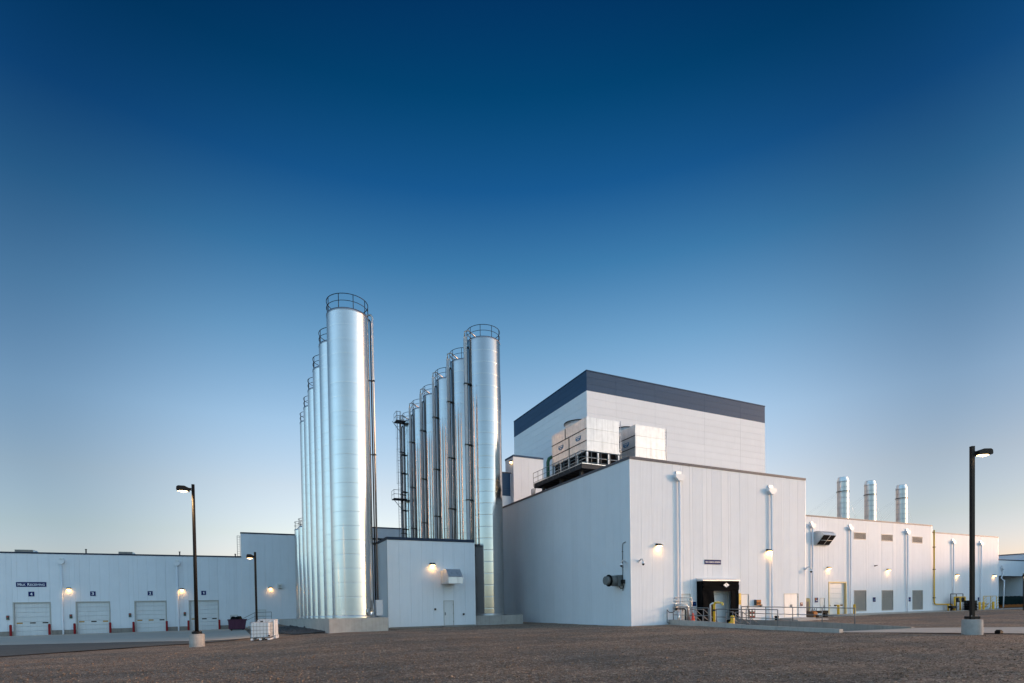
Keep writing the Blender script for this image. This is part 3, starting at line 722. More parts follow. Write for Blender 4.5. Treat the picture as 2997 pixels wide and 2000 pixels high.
obj('hood_lid', MB().add([(-.01, -1.47, 1.203), (1.26, -1.47, 1.203), (1.26, -2.152, .53), (-.01, -2.152, .53), (-.01, -1.475, 1.225), (1.26, -1.475, 1.225), (1.26, -2.17, .545), (-.01, -2.17, .545)], [(0, 3, 2, 1), (4, 5, 6, 7), (0, 1, 5, 4), (1, 2, 6, 5), (2, 3, 7, 6), (3, 0, 4, 7)]), 'galvanised', vh)
obj('flange', MB().box(-.04, 1.29, -.752, -.722, -.04, 1.22), 'galvanised', vh)
for lab, x, z in (('tiny grey junction box left of the small building door', 14.06, 1.35), ('tiny dark outlet box right of the small building door', 16.67, .86)):
    jb = tag(obj('junction_box', MB().box(x-.07, x+.07, 44.88, 44.985, z, z+.18), 'machine_grey'), lab, 'outlet box', 'junction boxes'); obj('cover', MB().box(x-.05, x+.05, 44.872, 44.879, z+.03, z+.15), 'pipe_dark', jb)

# ================================================================== main process building
MX, MY, MXR, MT = 25.62, 32.8, 45.40, 12.77
Mb = building('process_building', 'large white windowless building with a truck dock right of the silos', MX, MXR, MY, 72, -.02, MT, cap='slate_cap', capd=.17)
d1 = (30.57, 31.53, .12, 2.41); d2 = (37.13, 38.11, .2, 2.34); d3 = (42.46, 44.40, .2, 2.33); dk = (33.35, 35.75, -.15, 2.95)
ops = [(a-MX, b-MX, c, d) for a, b, c, d in (d1, d2, d3, dk)]
wall(Mb, 'x', MX, MY, MXR-MX, .02, MT-.15, 'white_panel', 1.04, ops, 8)
wall(Mb, 'y', MX, MY+.08, 39, -.35, MT-.15, 'white_panel', 1.04)
obj('foundation', MB().box(MX-.05, 29.2, MY-.06, MY+.2, -.6, .015), 'concrete', Mb)
obj('foundation', MB().box(MX-.08, MX+.2, MY+.2, 72, -1.4, -.36), 'concrete_dark', Mb)
obj('foundation', MB().box(29.2, 36.0, MY-.05, MY+.23, -1.6, .0).box(36.0, MXR, MY-.04, MY+.2, -.6, .015), 'concrete_dark', Mb)
man_door(Mb, *d1, MY, hinge_left=False); man_door(Mb, *d2, MY); man_door(Mb, *d3, MY, double=True)
overhead_door(Mb, *dk, MY, 5, [], fw=.06)
downspout(Mb, 30.32, MY, 11.78, .02, .92, .50); downspout(Mb, 40.75, MY, 11.5, .02, .92, .52)
wall_lamp('lit wall lamp near the left corner of the big white facade', 28.23, MY, 6.12, 2.4)
wall_lamp('lit wall lamp beside the right downspout of the big white facade', 40.45, MY, 6.02, 2.4)
sign('chemical_sign', 'blue sign reading Bulk Chemical Receiving above the black dock shelter', 33.05, 34.84, 4.80, 5.17, MY, [('BULK CHEMICAL RECEIVING', 1)], fill=(.92, .34))

# exhaust fan and conduit on the side wall
ef = thing('exhaust_fan', 'round grey exhaust fan sticking out of the big building side wall', 'fan', (MX, 34.2, 3.5))
def xt(b, pts, r, n=20): return b.tube(pts, r, n)
obj('wall_box', MB().box(-.42, 0, -.42, .42, -.42, .42), 'fan_grey', ef)
obj('drum', MB().tube([(-.42, 0, 0), (-1.0, 0, 0)], .40, 24), 'fan_grey', ef)
obj('rim', MB().tube([(-.98, 0, 0), (-1.05, 0, 0)], .46, 24), 'black_rubber', ef)
obj('shutter', MB().tube([(-1.05, 0, 0), (-1.35, .0, 0)], .33, 24), 'fan_grey', ef)
obj('motor', MB().box(-.22, -.04, -.74, -.48, -.25, .05), 'pipe_dark', ef)
obj('cable', MB().tube([(-.3, -.3, -.42), (-.25, -.45, -.62), (-.12, -.62, -.6), (-.08, -.66, -.3)], .03, 6), 'pipe_dark', ef)
co = thing('wall_conduit', 'thin vertical conduit with bent top beside the exhaust fan', 'conduit', (MX, 33.72, 2.7))
obj('pipe', MB().tube([(-.06, 0, 0), (-.06, 0, 3.5), (-.06, -.1, 3.65), (-.06, -.42, 3.72)], .025, 6), 'machine_grey', co)
for z in (.6, 1.8, 3.0): obj('strap', MB().box(-.09, -.02, -.05, .05, z, z+.04), 'machine_grey', co)
def camera_thing(lab, x, y, z, d):
    t = thing('security_camera', lab, 'security camera', (x, y, z), group='dome security cameras')
    D = Vector(d)
    obj('mount', MB().box(-.09, .09, -.09, .09, -.12, .12) if False else MB().tube([(0, 0, 0), tuple(D*.07)], .11, 12), 'white_trim', t)
    obj('arm', MB().tube([tuple(D*.05), tuple(D*.22+Vector((0, 0, .16))), tuple(D*.42+Vector((0, 0, .14))), tuple(D*.5+Vector((0, 0, -.05)))], .045, 8), 'zinc_sheet', t)
    c = D*.5; obj('housing', MB().lathe([(.05, .0), (.10, -.04), (.11, -.16)], 14, (c.x, c.y, -.05)), 'white_trim', t)
    obj('dome', MB().lathe([(.105, -.21), (.09, -.29), (.05, -.34), (.005, -.36)], 14, (c.x, c.y, 0)), 'pane_dark', t)
camera_thing('domed security camera on the side wall above the exhaust fan', MX, 33.3, 4.85, (-1, 0, 0))
camera_thing('domed security camera on the front facade near the left corner', 26.4, MY, 4.92, (0, -1, 0))
camera_thing('domed security camera at the right end of the big facade', 45.28, MY, 4.55, (.6, -.8, 0))

# dock shelter
sh = thing('dock_shelter', 'black fabric dock shelter around the loading door', 'dock shelter', (34.25, MY, -1.1))
def sheet_fold(x0, x1, z0, z1, y, nx, nz, amp, seed):
    r = random.Random(seed); b = MB()
    ph = [r.uniform(0, 6) for _ in range(6)]
    for i in range(nx+1):
        for j in range(nz+1):
            u, v = i/nx, j/nz; x = lerp(x0, x1, u); z = lerp(z0, z1, v)
            w = amp*(math.sin(u*7+v*5+ph[0])+.7*math.sin(u*4-v*9+ph[1])+.5*math.sin(v*17+u*6+ph[2]))
            b.v.append((x, y+w, z))
    for i in range(nx):
        for j in range(nz): k = i*(nz+1)+j; b.f.append((k, k+nz+1, k+nz+2, k+1)); b.sm.append(True)
    o = len(b.v); base = list(b.v)
    for p in base: b.v.append((p[0], p[1]+.05, p[2]))
    for i in range(nx):
        for j in range(nz): k = o+i*(nz+1)+j; b.f.append((k, k+1, k+nz+2, k+nz+1)); b.sm.append(True)
    return b
obj('side_frame', MB().box(-2.06, -1.98, -.60, -.01, 0, 4.5), 'shelter_fabric', sh)
obj('side_frame', MB().box(1.88, 1.96, -.60, -.01, 0, 4.5), 'shelter_fabric', sh)
obj('side_curtain', sheet_fold(-2.02, -.78, 0, 3.85, -.60, 10, 30, .035, 1), 'shelter_fabric', sh)
obj('side_curtain', sheet_fold(1.05, 1.92, 0, 3.85, -.60, 8, 30, .032, 2), 'shelter_fabric', sh)
obj('head_curtain', sheet_fold(-2.02, 1.92, 3.72, 4.50, -.67, 24, 10, .028, 3), 'shelter_fabric', sh)
obj('canopy', MB().prism([(-.72, 4.52), (-.72, 4.60), (-.01, 4.74), (-.01, 4.52)], 'x', -2.10, 2.02), 'zinc_sheet', sh)
lg = MB(); lx_, lz_ = .42, 4.18
lg.add([(lx_-.34, -.755, lz_), (lx_, -.755, lz_-.19), (lx_+.34, -.755, lz_), (lx_, -.755, lz_+.19)], [(0, 1, 2, 3)]); lo = obj('diamond_emblem', lg, 'sign_white', sh)
obj('emblem_mark', MB().box(lx_-.08, lx_+.08, -.765, -.758, lz_+.05, lz_+.10).box(lx_-.03, lx_+.11, -.765, -.758, lz_-.10, lz_-.05), 'pane_dark', lo)
obj('bumper', MB().box(-1.5, -1.2, -.3, -.02, .9, 1.3), 'black_rubber', sh); obj('bumper', MB().box(1.2, 1.5, -.3, -.02, .9, 1.3), 'black_rubber', sh)

# blue / yellow / orange plates and boxes on the facade
def patches(): return [(.22, .78, .55, .75, 'sign_white'), (.15, .85, .25, .38, 'sign_white')]
sign('dock_plate', 'small blue plate between the left man door and the dock shelter', 31.75, 32.08, 1.42, 1.75, MY, bars=[(.25, .75, .4, .62, 'logo_blue')])
sign('yellow_plate', 'tall yellow warning plate at the right edge of the dock shelter', 36.18, 36.42, 1.45, 2.40, MY-.62, m='yellow_paint', bars=[(.3, .7, .1, .4, 'pane_amber')])
cb = thing('control_box', 'grey control box with two knobs on the facade right of the second door', 'control box', (39.0, MY, 1.35))
obj('case', MB().box(-.28, .28, -.24, 0, 0, .48), 'machine_grey', cb); obj('cover', MB().box(-.26, .27, -.256, -.242, .02, .46), 'orange_paint', cb)
for x in (-.10, .14): obj('knob', MB().tube([(x, -.256, .20), (x, -.32, .20)], .06, 10), 'pane_dark', cb)
s_ = tag(obj('outlet_box', MB().box(39.38, 39.54, MY-.16, MY-.02, 1.25, 1.42), 'machine_grey'), 'small dark outlet box beside the control box', 'outlet box')
sign('orange_plate', 'small orange and white plate right of the double doors', 44.62, 44.92, 1.2, 1.5, MY, m='orange_paint', bars=[(.1, .9, .08, .35, 'blue_sign'), (.3, .7, .5, .8, 'sign_white')])
pb = thing('placard_frame', 'framed board of red diamond placards right of the dock shelter', 'placard', (36.9, MY-1.3, .05))
obj('leg', MB().tube([(-.05, .1, -.3), (-.05, .1, .4)], .03, 6), 'rail_grey', pb)
obj('board', MB().box(-.35, .42, 0, .05, .25, 1.05), 'machine_grey', pb)
for x in (-.15, .2):
    for z, m in ((.38, 'red_paint'), (.55, 'sign_white'), (.70, 'red_paint'), (.9, 'sign_white')): obj('placard', MB().prism([(x-.11, z), (x, z-.09), (x+.11, z), (x, z+.09)], 'y', -.03, -.005), m, pb)

# chemical fill pipes by the left door
fp = thing('fill_pipes', 'bundle of steel fill pipes bending from the facade left of the man door', 'pipes', (29.9, MY, 0))
for k, (z, y, x1_, r, m) in enumerate(((2.10, -.55, 1.25, .03, 'stainless_dull'), (1.83, -.62, 1.15, .03, 'stainless_dull'), (1.58, -.50, .78, .05, 'galvanised'), (1.46, -.72, .70, .06, 'galvanised'), (1.22, -.60, .52, .05, 'pipe_dark'))):
    obj('pipe', MB().tube([(-.05, -.01, z), (-.05, y, z), (x1_-.1, y, z), (x1_, y, z-.1), (x1_, y, .2)], r, 8), m, fp)
    obj('flange', MB().tube([(-.05, y*.3, z), (-.05, y*.3-.06, z)], r*2.1, 10), m, fp)
obj('hose', MB().tube([(-1.0, -.25, 1.15), (-.85, -.3, .98), (-.55, -.35, .95), (-.3, -.4, 1.15), (-.15, -.4, 1.35)], .03, 6), 'pipe_dark', fp)
obj('hose_post', MB().tube([(-1.0, -.22, 1.2), (-1.0, -.22, .2), (-.85, -.22, .14), (-.3, -.22, .12)], .03, 6), 'machine_grey', fp)
obj('support', MB().tube([(-.1, -.5, 0), (-.1, -.5, 1.1)], .09, 10), 'galvanised', fp)
obj('support_leg', MB().tube([(.9, -.62, 0), (.9, -.62, 1.35)], .05, 8), 'galvanised', fp)

# ramp walls
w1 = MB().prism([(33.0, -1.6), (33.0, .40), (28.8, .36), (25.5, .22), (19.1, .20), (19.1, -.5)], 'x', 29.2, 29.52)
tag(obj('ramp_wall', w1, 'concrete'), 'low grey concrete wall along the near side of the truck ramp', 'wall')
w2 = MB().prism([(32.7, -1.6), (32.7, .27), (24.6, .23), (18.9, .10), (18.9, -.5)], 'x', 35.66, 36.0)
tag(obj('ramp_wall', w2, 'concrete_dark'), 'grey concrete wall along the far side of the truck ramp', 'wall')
def railing(name, lab, pts, posts, zt, zm, zb, m='rail_grey', r=.03):
    t = thing(name, lab, 'railing', posts[0][:2]+(0,), world=True)
    obj('top_rail', MB().tube([(x, y, zt(x, y)) for x, y in pts], r, 8), m, t)
    obj('mid_rail', MB().tube([(x, y, zm(x, y)) for x, y in pts], r*.85, 8), m, t)
    for p in posts: obj('post', MB().tube([(p[0], p[1], zb(*p[:2])), (p[0], p[1], zt(*p[:2]))], r, 8), m, t)
    return t
railing('ramp_railing', 'grey pipe railing on the near ramp wall by the yellow fill stand', [(29.36, 23.12), (29.36, 28.1)], [(29.36, 23.12), (29.36, 25.5), (29.36, 28.05)], lambda x, y: 1.25, lambda x, y: .70, lambda x, y: .2)
railing('ramp_railing', 'grey pipe railing on the near ramp wall in front of the left man door', [(29.36, 28.8), (29.36, 32.45)], [(29.36, 28.8), (29.36, 30.6), (29.36, 32.4)], lambda x, y: 1.33, lambda x, y: .78, lambda x, y: .33)
railing('ramp_railing', 'long grey pipe railing on the far ramp wall', [(35.83, 22.38), (35.83, 31.57)], [(35.83, v) for v in (22.38, 24.66, 26.95, 29.27, 31.57)], lambda x, y: 1.22+.009*(y-22.4), lambda x, y: .70+.008*(y-22.4), lambda x, y: .15)
# steel stairs down from the left door beside the dock
def stair(lab, x0, y0, x1, z0, z1, n=6):
    t = thing('steel_stair', lab, 'stairs', (x0, y0, z1), world=True)
    for dy in (0, .9):
        obj('stringer', MB().tube([(x0, y0+dy, z0), (x1, y0+dy, z1)], .05, 4), 'steel_beam', t)
        obj('handrail', MB().tube([(x0-.7, y0+dy, z0+1.05), (x0, y0+dy, z0+1.05), (x1, y0+dy, z1+1.05), (x1, y0+dy, z1)], .03, 8), 'rail_grey', t)
        obj('mid_rail', MB().tube([(x0-.7, y0+dy, z0+.55), (x0, y0+dy, z0+.55), (x1, y0+dy, z1+.5)], .025, 8), 'rail_grey', t)
        for q in (0, .5):
            obj('post', MB().tube([(lerp(x0, x1, q), y0+dy, lerp(z0, z1, q)), (lerp(x0, x1, q), y0+dy, lerp(z0, z1, q)+1.05)], .028, 8), 'rail_grey', t)
        obj('post', MB().tube([(x0-.7, y0+dy, z0-.4), (x0-.7, y0+dy, z0+1.05)], .028, 8), 'rail_grey', t)
    for i in range(n): k = (i+.5)/n; obj('step', MB().box(lerp(x0, x1, k)-.13, lerp(x0, x1, k)+.13, y0+.03, y0+.87, lerp(z0, z1, k)-.02, lerp(z0, z1, k)+.02), 'steel_beam', t)
    obj('landing', MB().box(x0-1.25, x0, y0-.02, y0+.95, z0-.08, z0), 'steel_beam', t)
    return t
stair('steel stairs with grey handrails from the left man door into the dock pit', 31.4, 31.3, 33.0, .12, -1.0)
stair('short steel stairs with handrails in the ramp behind the yellow fill stand', 33.2, 29.2, 34.9, -.1, -1.02, 5)
cn = thing('traffic_cone', 'bright orange traffic cone on the landing left of the dock', 'cone', (30.75, 31.75, .125))
obj('base', MB().bevbox(-.19, .19, -.19, .19, 0, .05, .03), 'orange_cone', cn)
obj('body', MB().lathe([(.15, .05), (.145, .2), (.10, .45), (.055, .72), (.05, .76), (.04, .77)], 18, capt=True), 'orange_cone', cn)
ys_ = thing('fill_stand', 'yellow fill pipe stand with crooked arm on the near ramp wall', 'pipe stand', (29.66, 28.55, .0))
obj('column', MB().tube([(0, 0, -.2), (0, 0, 1.55), (.03, -.05, 1.70), (.12, -.3, 1.72)], .085, 12), 'yellow_paint', ys_)
obj('arm', MB().tube([(.05, -.1, 1.70), (.1, -.62, 1.70), (.1, -.68, 1.62), (.1, -.68, 1.50)], .075, 12), 'yellow_pale', ys_)
obj('band', MB().lathe([(.10, 1.10), (.11, 1.11), (.11, 1.22), (.10, 1.23)], 14), 'pipe_dark', ys_)
obj('riser', MB().tube([(-.05, .3, -.1), (-.05, .3, 1.55), (0, .15, 1.66), (0, 0, 1.66)], .06, 10), 'white_trim', ys_)
obj('foot', MB().tube([(0, 0, .26), (.15, -.4, .26)], .05, 8), 'yellow_paint', ys_)
yb = bollard('yellow_bollard', 'yellow_paint', .135, .98); yb.location = (29.75, 27.0, -.16+.0); yb['label'] = 'stout yellow bollard inside the near ramp wall'; yb['group'] = 'yellow bollards'
obj('side_cap', MB().tube([(-.13, .03, .45), (-.24, .03, .45)], .1, 10), 'yellow_paint', yb)
# concrete steps by the double doors
st = thing('concrete_steps', 'low concrete steps under the double doors', 'steps', (42.4, 31.0, 0))
obj('step', MB().box(-.6, 2.3, .35, 1.76, -.1, .17), 'concrete', st); obj('step', MB().box(-1.0, 3.0, -.35, .345, -.1, .08), 'concrete', st)
bk = thing('black_bucket', 'black bucket at the foot of the right downspout', 'bucket', (40.95, MY-.45, .0)); obj('body', MB().lathe([(.15, 0), (.18, .38), (.19, .40), (.17, .40), (.14, .05)], 16, capb=True), 'black_rubber', bk); obj('handle', MB().tube([(-.18, 0, .38), (-.12, 0, .48), (.12, 0, .48), (.18, 0, .38)], .01, 5), 'rail_grey', bk)

# ================================================================== cooling towers on the roof
PZ = 14.05
pt = thing('roof_platform', 'dark steel platform with railings carrying the cooling towers', 'platform', (26.0, 39.9, 12.65), world=True)
obj('deck', MB().box(26.0, 37.2, 39.9, 49.0, PZ-.06, PZ), 'galvanised', pt)
for y in (40.0, 48.8): obj('edge_beam', MB().box(26.03, 37.2, y-.08, y+.08, PZ-.46, PZ-.065), 'steel_beam', pt)
for x in (26.1, 29.0, 33.0, 37.0): obj('edge_beam', MB().box(x-.08, x+.08, 40.085, 48.715, PZ-.45, PZ-.066), 'steel_beam', pt)
for y in np.arange(41, 48.6, .95): obj('joist', MB().box(26.2, 37.0, y-.05, y+.05, PZ-.38, PZ-.068), 'steel_beam', pt)
for x in (26.6, 31.2, 36.4):
    for y in (40.9, 44.4, 47.9): obj('stub_column', MB().box(x-.13, x+.13, y-.13, y+.13, 12.62, PZ-.465), 'steel_beam', pt)
def prail(pts, n):
    for hh, r in ((1.05, .026), (.55, .022), (.1, .02)): obj('rail', MB().tube([(x, y, PZ+hh) for x, y in pts], r, 6), 'rail_grey', pt)
    for (xa, ya), (xb, yb_) in zip(pts[:-1], pts[1:]):
        k = max(1, round(math.hypot(xb-xa, yb_-ya)/n))
        for i in range(k+1): obj('post', MB().tube([(lerp(xa, xb, i/k), lerp(ya, yb_, i/k), PZ-.3), (lerp(xa, xb, i/k), lerp(ya, yb_, i/k), PZ+1.05)], .026, 6), 'rail_grey', pt)
prail([(26.02, 49.0), (26.02, 39.92), (37.15, 39.92)], 1.05)
for k in range(4): obj('brace', MB().tube([(26.2+.05*k, 49.2+.28*k, 12.7), (26.2, 48.9+.28*k, PZ-.4)], .04, 5), 'steel_beam', pt)
def ctower(lab, x0, x1, grp):
    y0, y1, zb, zt = 40.58, 46.76, 15.56, 18.38
    t = thing('cooling_tower', lab, 'cooling tower', (x0, y0, PZ), group=grp, world=True)
    obj('core', MB().box(x0+.04, x1-.04, y0+.04, y1-.04, zb, zt-.05), 'galvanised', t)
    for a, b_ in ((zb, 16.29), (16.29, 17.36), (17.36, zt)):
        zs_ = (a+.008, b_-.008)
        obj('front_panel', MB().box(x0, x1, y0-.012, y0+.038, *zs_), 'zinc_sheet', t)
        ym = 43.55 if a < 17 else 44.2
        obj('side_panel', MB().box(x0-.012, x0+.038, y0+.04, ym-.012, *zs_), 'galvanised', t)
        obj('side_panel', MB().box(x0-.012, x0+.038, ym+.012, y1, *zs_), 'galvanised', t)
        if a > 16: obj('seam_strip', MB().box(x0-.05, x1+.01, y0-.03, y1, a-.02, a+.02) if False else MB().box(x0-.045, x0-.013, y0, y1, a-.035, a+.035), 'steel_beam', t)
        obj('seam_strip', MB().box(x0-.045, x0-.013, ym-.03, ym+.03, a+.04, b_-.04), 'steel_beam', t)
        obj('rear_panel', MB().box(x1-.038, x1+.012, y0+.04, y1, *zs_), 'zinc_sheet', t)
    obj('bottom_flange', MB().box(x0-.06, x1+.06, y0-.07, y1+.05, zb-.20, zb-.004), 'zinc_sheet', t)
    obj('air_intake', MB().box(x0+.25, x1-.25, y0+.25, y1-.25, PZ+.05, zb-.20), 'louver_dark', t)
    for (x, y) in [(x0+.05, y0+.05), (x1-.05, y0+.05), (x0+.05, y1-.05), (x1-.05, y1-.05), (x0+1.2, y0+.05), (x0+2.35, y0+.05), (x0+.05, y0+1.6), (x0+.05, y0+3.1), (x0+.05, y0+4.6)]:
        obj('leg', MB().box(x-.07, x+.07, y-.07, y+.07, PZ, zb-.2), 'zinc_sheet', t)
    obj('intake_rail', MB().box(x0+.2, x1-.1, y0+.03, y0+.06, PZ+.72, PZ+.76).box(x0+.03, x0+.06, y0+.2, y1-.1, PZ+.72, PZ+.76), 'zinc_sheet', t)
    for k in range(12): obj('intake_slat', MB().box(x0+.12, x1-.12, y0+.16, y0+.24, PZ+.08+k*.1, PZ+.13+k*.1).box(x0+.16, x0+.24, y0+.26, y1-.15, PZ+.08+k*.1, PZ+.13+k*.1), 'louver_dark', t)
    xc, yc = (x0+x1)/2-.1, 44.5
    obj('fan_shroud', MB().lathe([(1.45, 0), (1.30, .25), (1.30, .68), (1.36, .70), (1.36, .74), (1.24, .74), (1.24, 0)], 40, (xc, yc, zt-.05)), 'zinc_sheet', t)
    obj('shroud_rim', MB().lathe([(1.37, .70), (1.41, .72), (1.41, .80), (1.35, .80)], 40, (xc, yc, zt-.05)), 'pipe_dark', t)
    obj('roof_deck', MB().box(x0, x1, y0, y1, zt-.048, zt), 'galvanised', t)
    for yy in (41.95, 45.05):       # blue maker badges on the side
        bz = 16.78
        bd = obj('badge', MB().prism([(yy-.42, bz-.05), (yy-.42, bz+.20), (yy+.42, bz+.20), (yy+.42, bz-.05), (yy+.2, bz-.2), (yy-.2, bz-.2)], 'x', x0-.05, x0-.02), 'logo_blue', t)
        obj('badge_mark', MB().prism([(yy-.36, bz+.0), (yy-.36, bz+.14), (yy+.36, bz+.14), (yy+.36, bz+.08), (yy-.1, bz+.04)], 'x', x0-.056, x0-.052).prism([(yy-.1, bz-.15), (yy-.2, bz-.05), (yy+.05, bz-.02), (yy+.2, bz-.08)], 'x', x0-.056, x0-.052), 'zinc_sheet', bd)
    # access ladder at the right corner
    lx0 = x1+.35
    for dy in (.2, .6): obj('ladder_stile', MB().tube([(lx0, y0+dy, PZ if x0 < 30 else PZ+.6), (lx0, y0+dy, zt+.15)], .03, 6), 'zinc_sheet', t)
    for k in range(11): obj('ladder_rung', MB().tube([(lx0, y0+.2, 15.2+k*.3), (lx0, y0+.6, 15.2+k*.3)], .018, 5), 'zinc_sheet', t)
    for zz in (15.9, 17.2, 18.3): obj('ladder_stay', MB().box(x1+.02, lx0, y0+.18, y0+.22, zz, zz+.05), 'zinc_sheet', t)
    return t
ctower('galvanised cooling tower with blue badges nearer the silos on the roof', 27.0, 30.52, 'rooftop cooling towers')
ctower('galvanised cooling tower on the right, partly hidden behind its twin', 32.4, 35.95, 'rooftop cooling towers')
gp = thing('green_pipe', 'thick green water pipe rising beside the left cooling tower', 'pipe', (26.9, 47.3, PZ)); obj('pipe', MB().tube([(-.1, 0, 0), (-.1, 0, 1.85), (-.02, -.08, 2.2), (.2, -.3, 2.35), (.5, -.55, 2.35)], .17, 14), 'green_paint', gp); obj('flange', MB().lathe([(.25, 0), (.25, .08)], 16, (-.1, 0, 0), capt=True), 'green_paint', gp)

# ================================================================== dryer tower
TX, TXR, TY, TYB, TT = 40.0, 73.55, 60.0, 82.0, 32.32
Tb = thing('dryer_tower', 'tall white tower block with slate blue band along its top', 'building', (TX, TY, 12), world=True)
obj('inner_wall', MB().box(TX+.12, TXR-.02, TY+.12, TYB, 0, TT-.2), 'white_side', Tb)
obj('roof_cap', MB().box(TX-.05, TXR+.05, TY-.06, TY+.25, TT-.10, TT+.02).box(TX-.06, TX+.25, TY+.25, TYB, TT-.10, TT+.018), 'slate_panel', Tb)
obj('roof', MB().box(TX+.26, TXR, TY+.26, TYB, TT-.2, TT-.1), 'concrete', Tb)
rows = [11.0+.963*i for i in range(23)]
rows = [TT-.11]
z = 29.65
rows = [TT-.11, 31.43, 30.54, 29.65]+[29.65-.97*i for i in range(1, 20)]
rows = sorted(rows)
tm = lambda s0: 'slate_panel' if s0 > 29.5 else 'white_panel'
wall(Tb, 'x', TX, TY, TXR-TX, rows[0], TT-.11, tm, cuts=[0, 4.71, 11.42, 20.74, 28.11], zs=rows)
wall(Tb, 'y', TX, TY+.06, TYB-TY, rows[0], TT-.11, tm, cuts=[0, 7.2, 15.5], zs=rows)

# stair tower and penthouse on the roof behind the silos
Pb = building('stair_tower', 'small white roof stair tower left of the cooling towers', 29.12, 33.30, 60.0, 62.4, 12.66, 20.08, capd=.2, cap='slate_panel')
wall(Pb, 'x', 29.12, 60, 4.18, 12.7, 19.9, 'white_panel', 1.03); wall(Pb, 'y', 29.12, 60.08, 2.3, 12.7, 19.9, 'white_panel', 1.03)
tl = thing('stair_tower_lamp', 'lit lamp high on the roof stair tower', 'lamp', (29.1, 60.5, 19.2))
obj('housing', MB().box(-.2, -.02, -.18, .18, .12, .3), 'pipe_dark', tl); obj('lens', MB().box(-.19, -.03, -.15, .15, .0, .115), 'lamp_lens', tl)
Kb = building('roof_penthouse', 'low roof penthouse with a slate blue band beside the stair tower', 23.6, 29.05, 60.6, 68, 12.66, 18.0, capd=.12, cap='slate_cap')
wall(Kb, 'x', 23.6, 60.6, 5.4, 12.7, 17.88, lambda s0: 'slate_panel' if s0 > 15 else 'white_panel', 5.4, zs=[12.7, 13.5, 14.3, 15.1, 15.9, 17.88])

# building far behind, seen between the silo rows
Qb = building('rear_hall', 'grey white hall seen in the gap between the silo rows', 10.5, 40, 95, 110, -1.2, 15.32, capd=.2)
wall(Qb, 'x', 10.5, 95, 29.4, 5, 15.12, 'grey_panel', 2.0)
for k, z in enumerate((13.1, 12.2)): tag(obj('louver_vent', MB().box(18.4, 20.4, 94.9, 94.99, z, z+.3), 'louver_dark'), ('upper' if k == 0 else 'lower')+' dark slot vent on the rear hall between the silos', 'vent', 'rear hall vents')

# ================================================================== engine hall (right)
RY, RT = 43.0, 11.78
Eb = building('engine_hall', 'white hall with louvres and three exhaust stacks right of the big building', 45.45, 86.2, RY, 62, -.36, RT, cap='slate_cap', capd=.12, left=False)
upl = [(68.67, 71.16, 9.20, 10.12), (74.43, 76.94, 9.18, 10.10), (81.36, 83.83, 9.14, 10.06)]
lol = [(68.70, 71.20, .05, 2.75), (74.48, 77.00, .03, 2.72), (81.41, 83.90, -.02, 2.68)]
ohd = (63.68, 67.18, -.22, 3.83); emd = (62.08, 63.0, -.22, 1.84)
ops = [(a-45.45, b-45.45, c, d) for a, b, c, d in upl+lol+[ohd, emd]]
wall(Eb, 'x', 45.45, RY, 40.75, -.22, RT-.13, 'white_panel', 1.01, ops, 4)
obj('foundation', MB().box(45.45, 86.2, RY-.05, RY+.2, -.9, -.225), 'concrete', Eb)
overhead_door(Eb, *ohd, RY, 6, [(64.0, 64.35, .80, .97), (65.05, 65.6, .80, .97), (66.2, 66.75, .80, .97)], frame='amber_frame', fw=.16, recess=.2)
man_door(Eb, *emd, RY)
for i, (a, b, c, d) in enumerate(upl+lol):
    pos = ('left', 'middle', 'right')[i % 3]; lev = 'upper' if i < 3 else 'tall lower'
    t = thing('wall_louver', f'{lev} tan louvre, {pos} of three on the engine hall', 'louver', (a, RY, c), group='engine hall louvres')
    w, h = b-a, d-c
    obj('frame', MB().box(0, .07, -.03, .2, 0, h).box(w-.07, w, -.03, .2, 0, h).box(.07, w-.07, -.03, .2, 0, .07).box(.07, w-.07, -.03, .2, h-.07, h), 'louver_tan', t)
    obj('backing', MB().box(.07, w-.07, .16, .2, .07, h-.07), 'louver_dark', t)
    n = int(h/.115)
    for k in range(n):
        z = .08+k*(h-.16)/n
        obj('slat', MB().add([(.07, .0, z), (w-.07, .0, z), (w-.07, .13, z+.085), (.07, .13, z+.085), (.07, .0, z+.02), (w-.07, .0, z+.02), (w-.07, .13, z+.105), (.07, .13, z+.105)], [(0, 3, 2, 1), (4, 5, 6, 7), (0, 1, 5, 4), (2, 3, 7, 6), (1, 2, 6, 5), (3, 0, 4, 7)]), 'louver_tan', t)
for x in (60.55, 67.8, 80.05): downspout(Eb, x, RY, 10.74, -.25, .8, .48)
wall_lamp('lit wall lamp above the overhead door of the engine hall', 63.6, RY, 5.45, 2.4)
wall_lamp('lit wall lamp between the louvres of the engine hall', 75.75, RY, 5.35, 2.4)
vr = thing('exhaust_hood', 'grey curved exhaust hood with dark grille on the engine hall', 'vent hood', (61.05, RY, 8.25))
prof = [(0, 0), (0, 1.62), (-.35, 1.66), (-.75, 1.58), (-1.05, 1.38), (-1.22, 1.10), (-.28, 0)]
obj('hood', MB().prism([(p, q) for p, q in prof], 'x', 0, 2.35), 'galvanised', vr)
gr = obj('grille', MB().add([(.08, -1.20, 1.06), (2.27, -1.20, 1.06), (2.27, -.33, .04), (.08, -.33, .04), (.08, -1.17, 1.10), (2.27, -1.17, 1.10), (2.27, -.30, .08), (.08, -.30, .08)], [(0, 1, 2, 3), (4, 7, 6, 5), (0, 4, 5, 1), (1, 5, 6, 2), (2, 6, 7, 3), (3, 7, 4, 0)]), 'louver_dark', vr, (0, -.03, -.025))
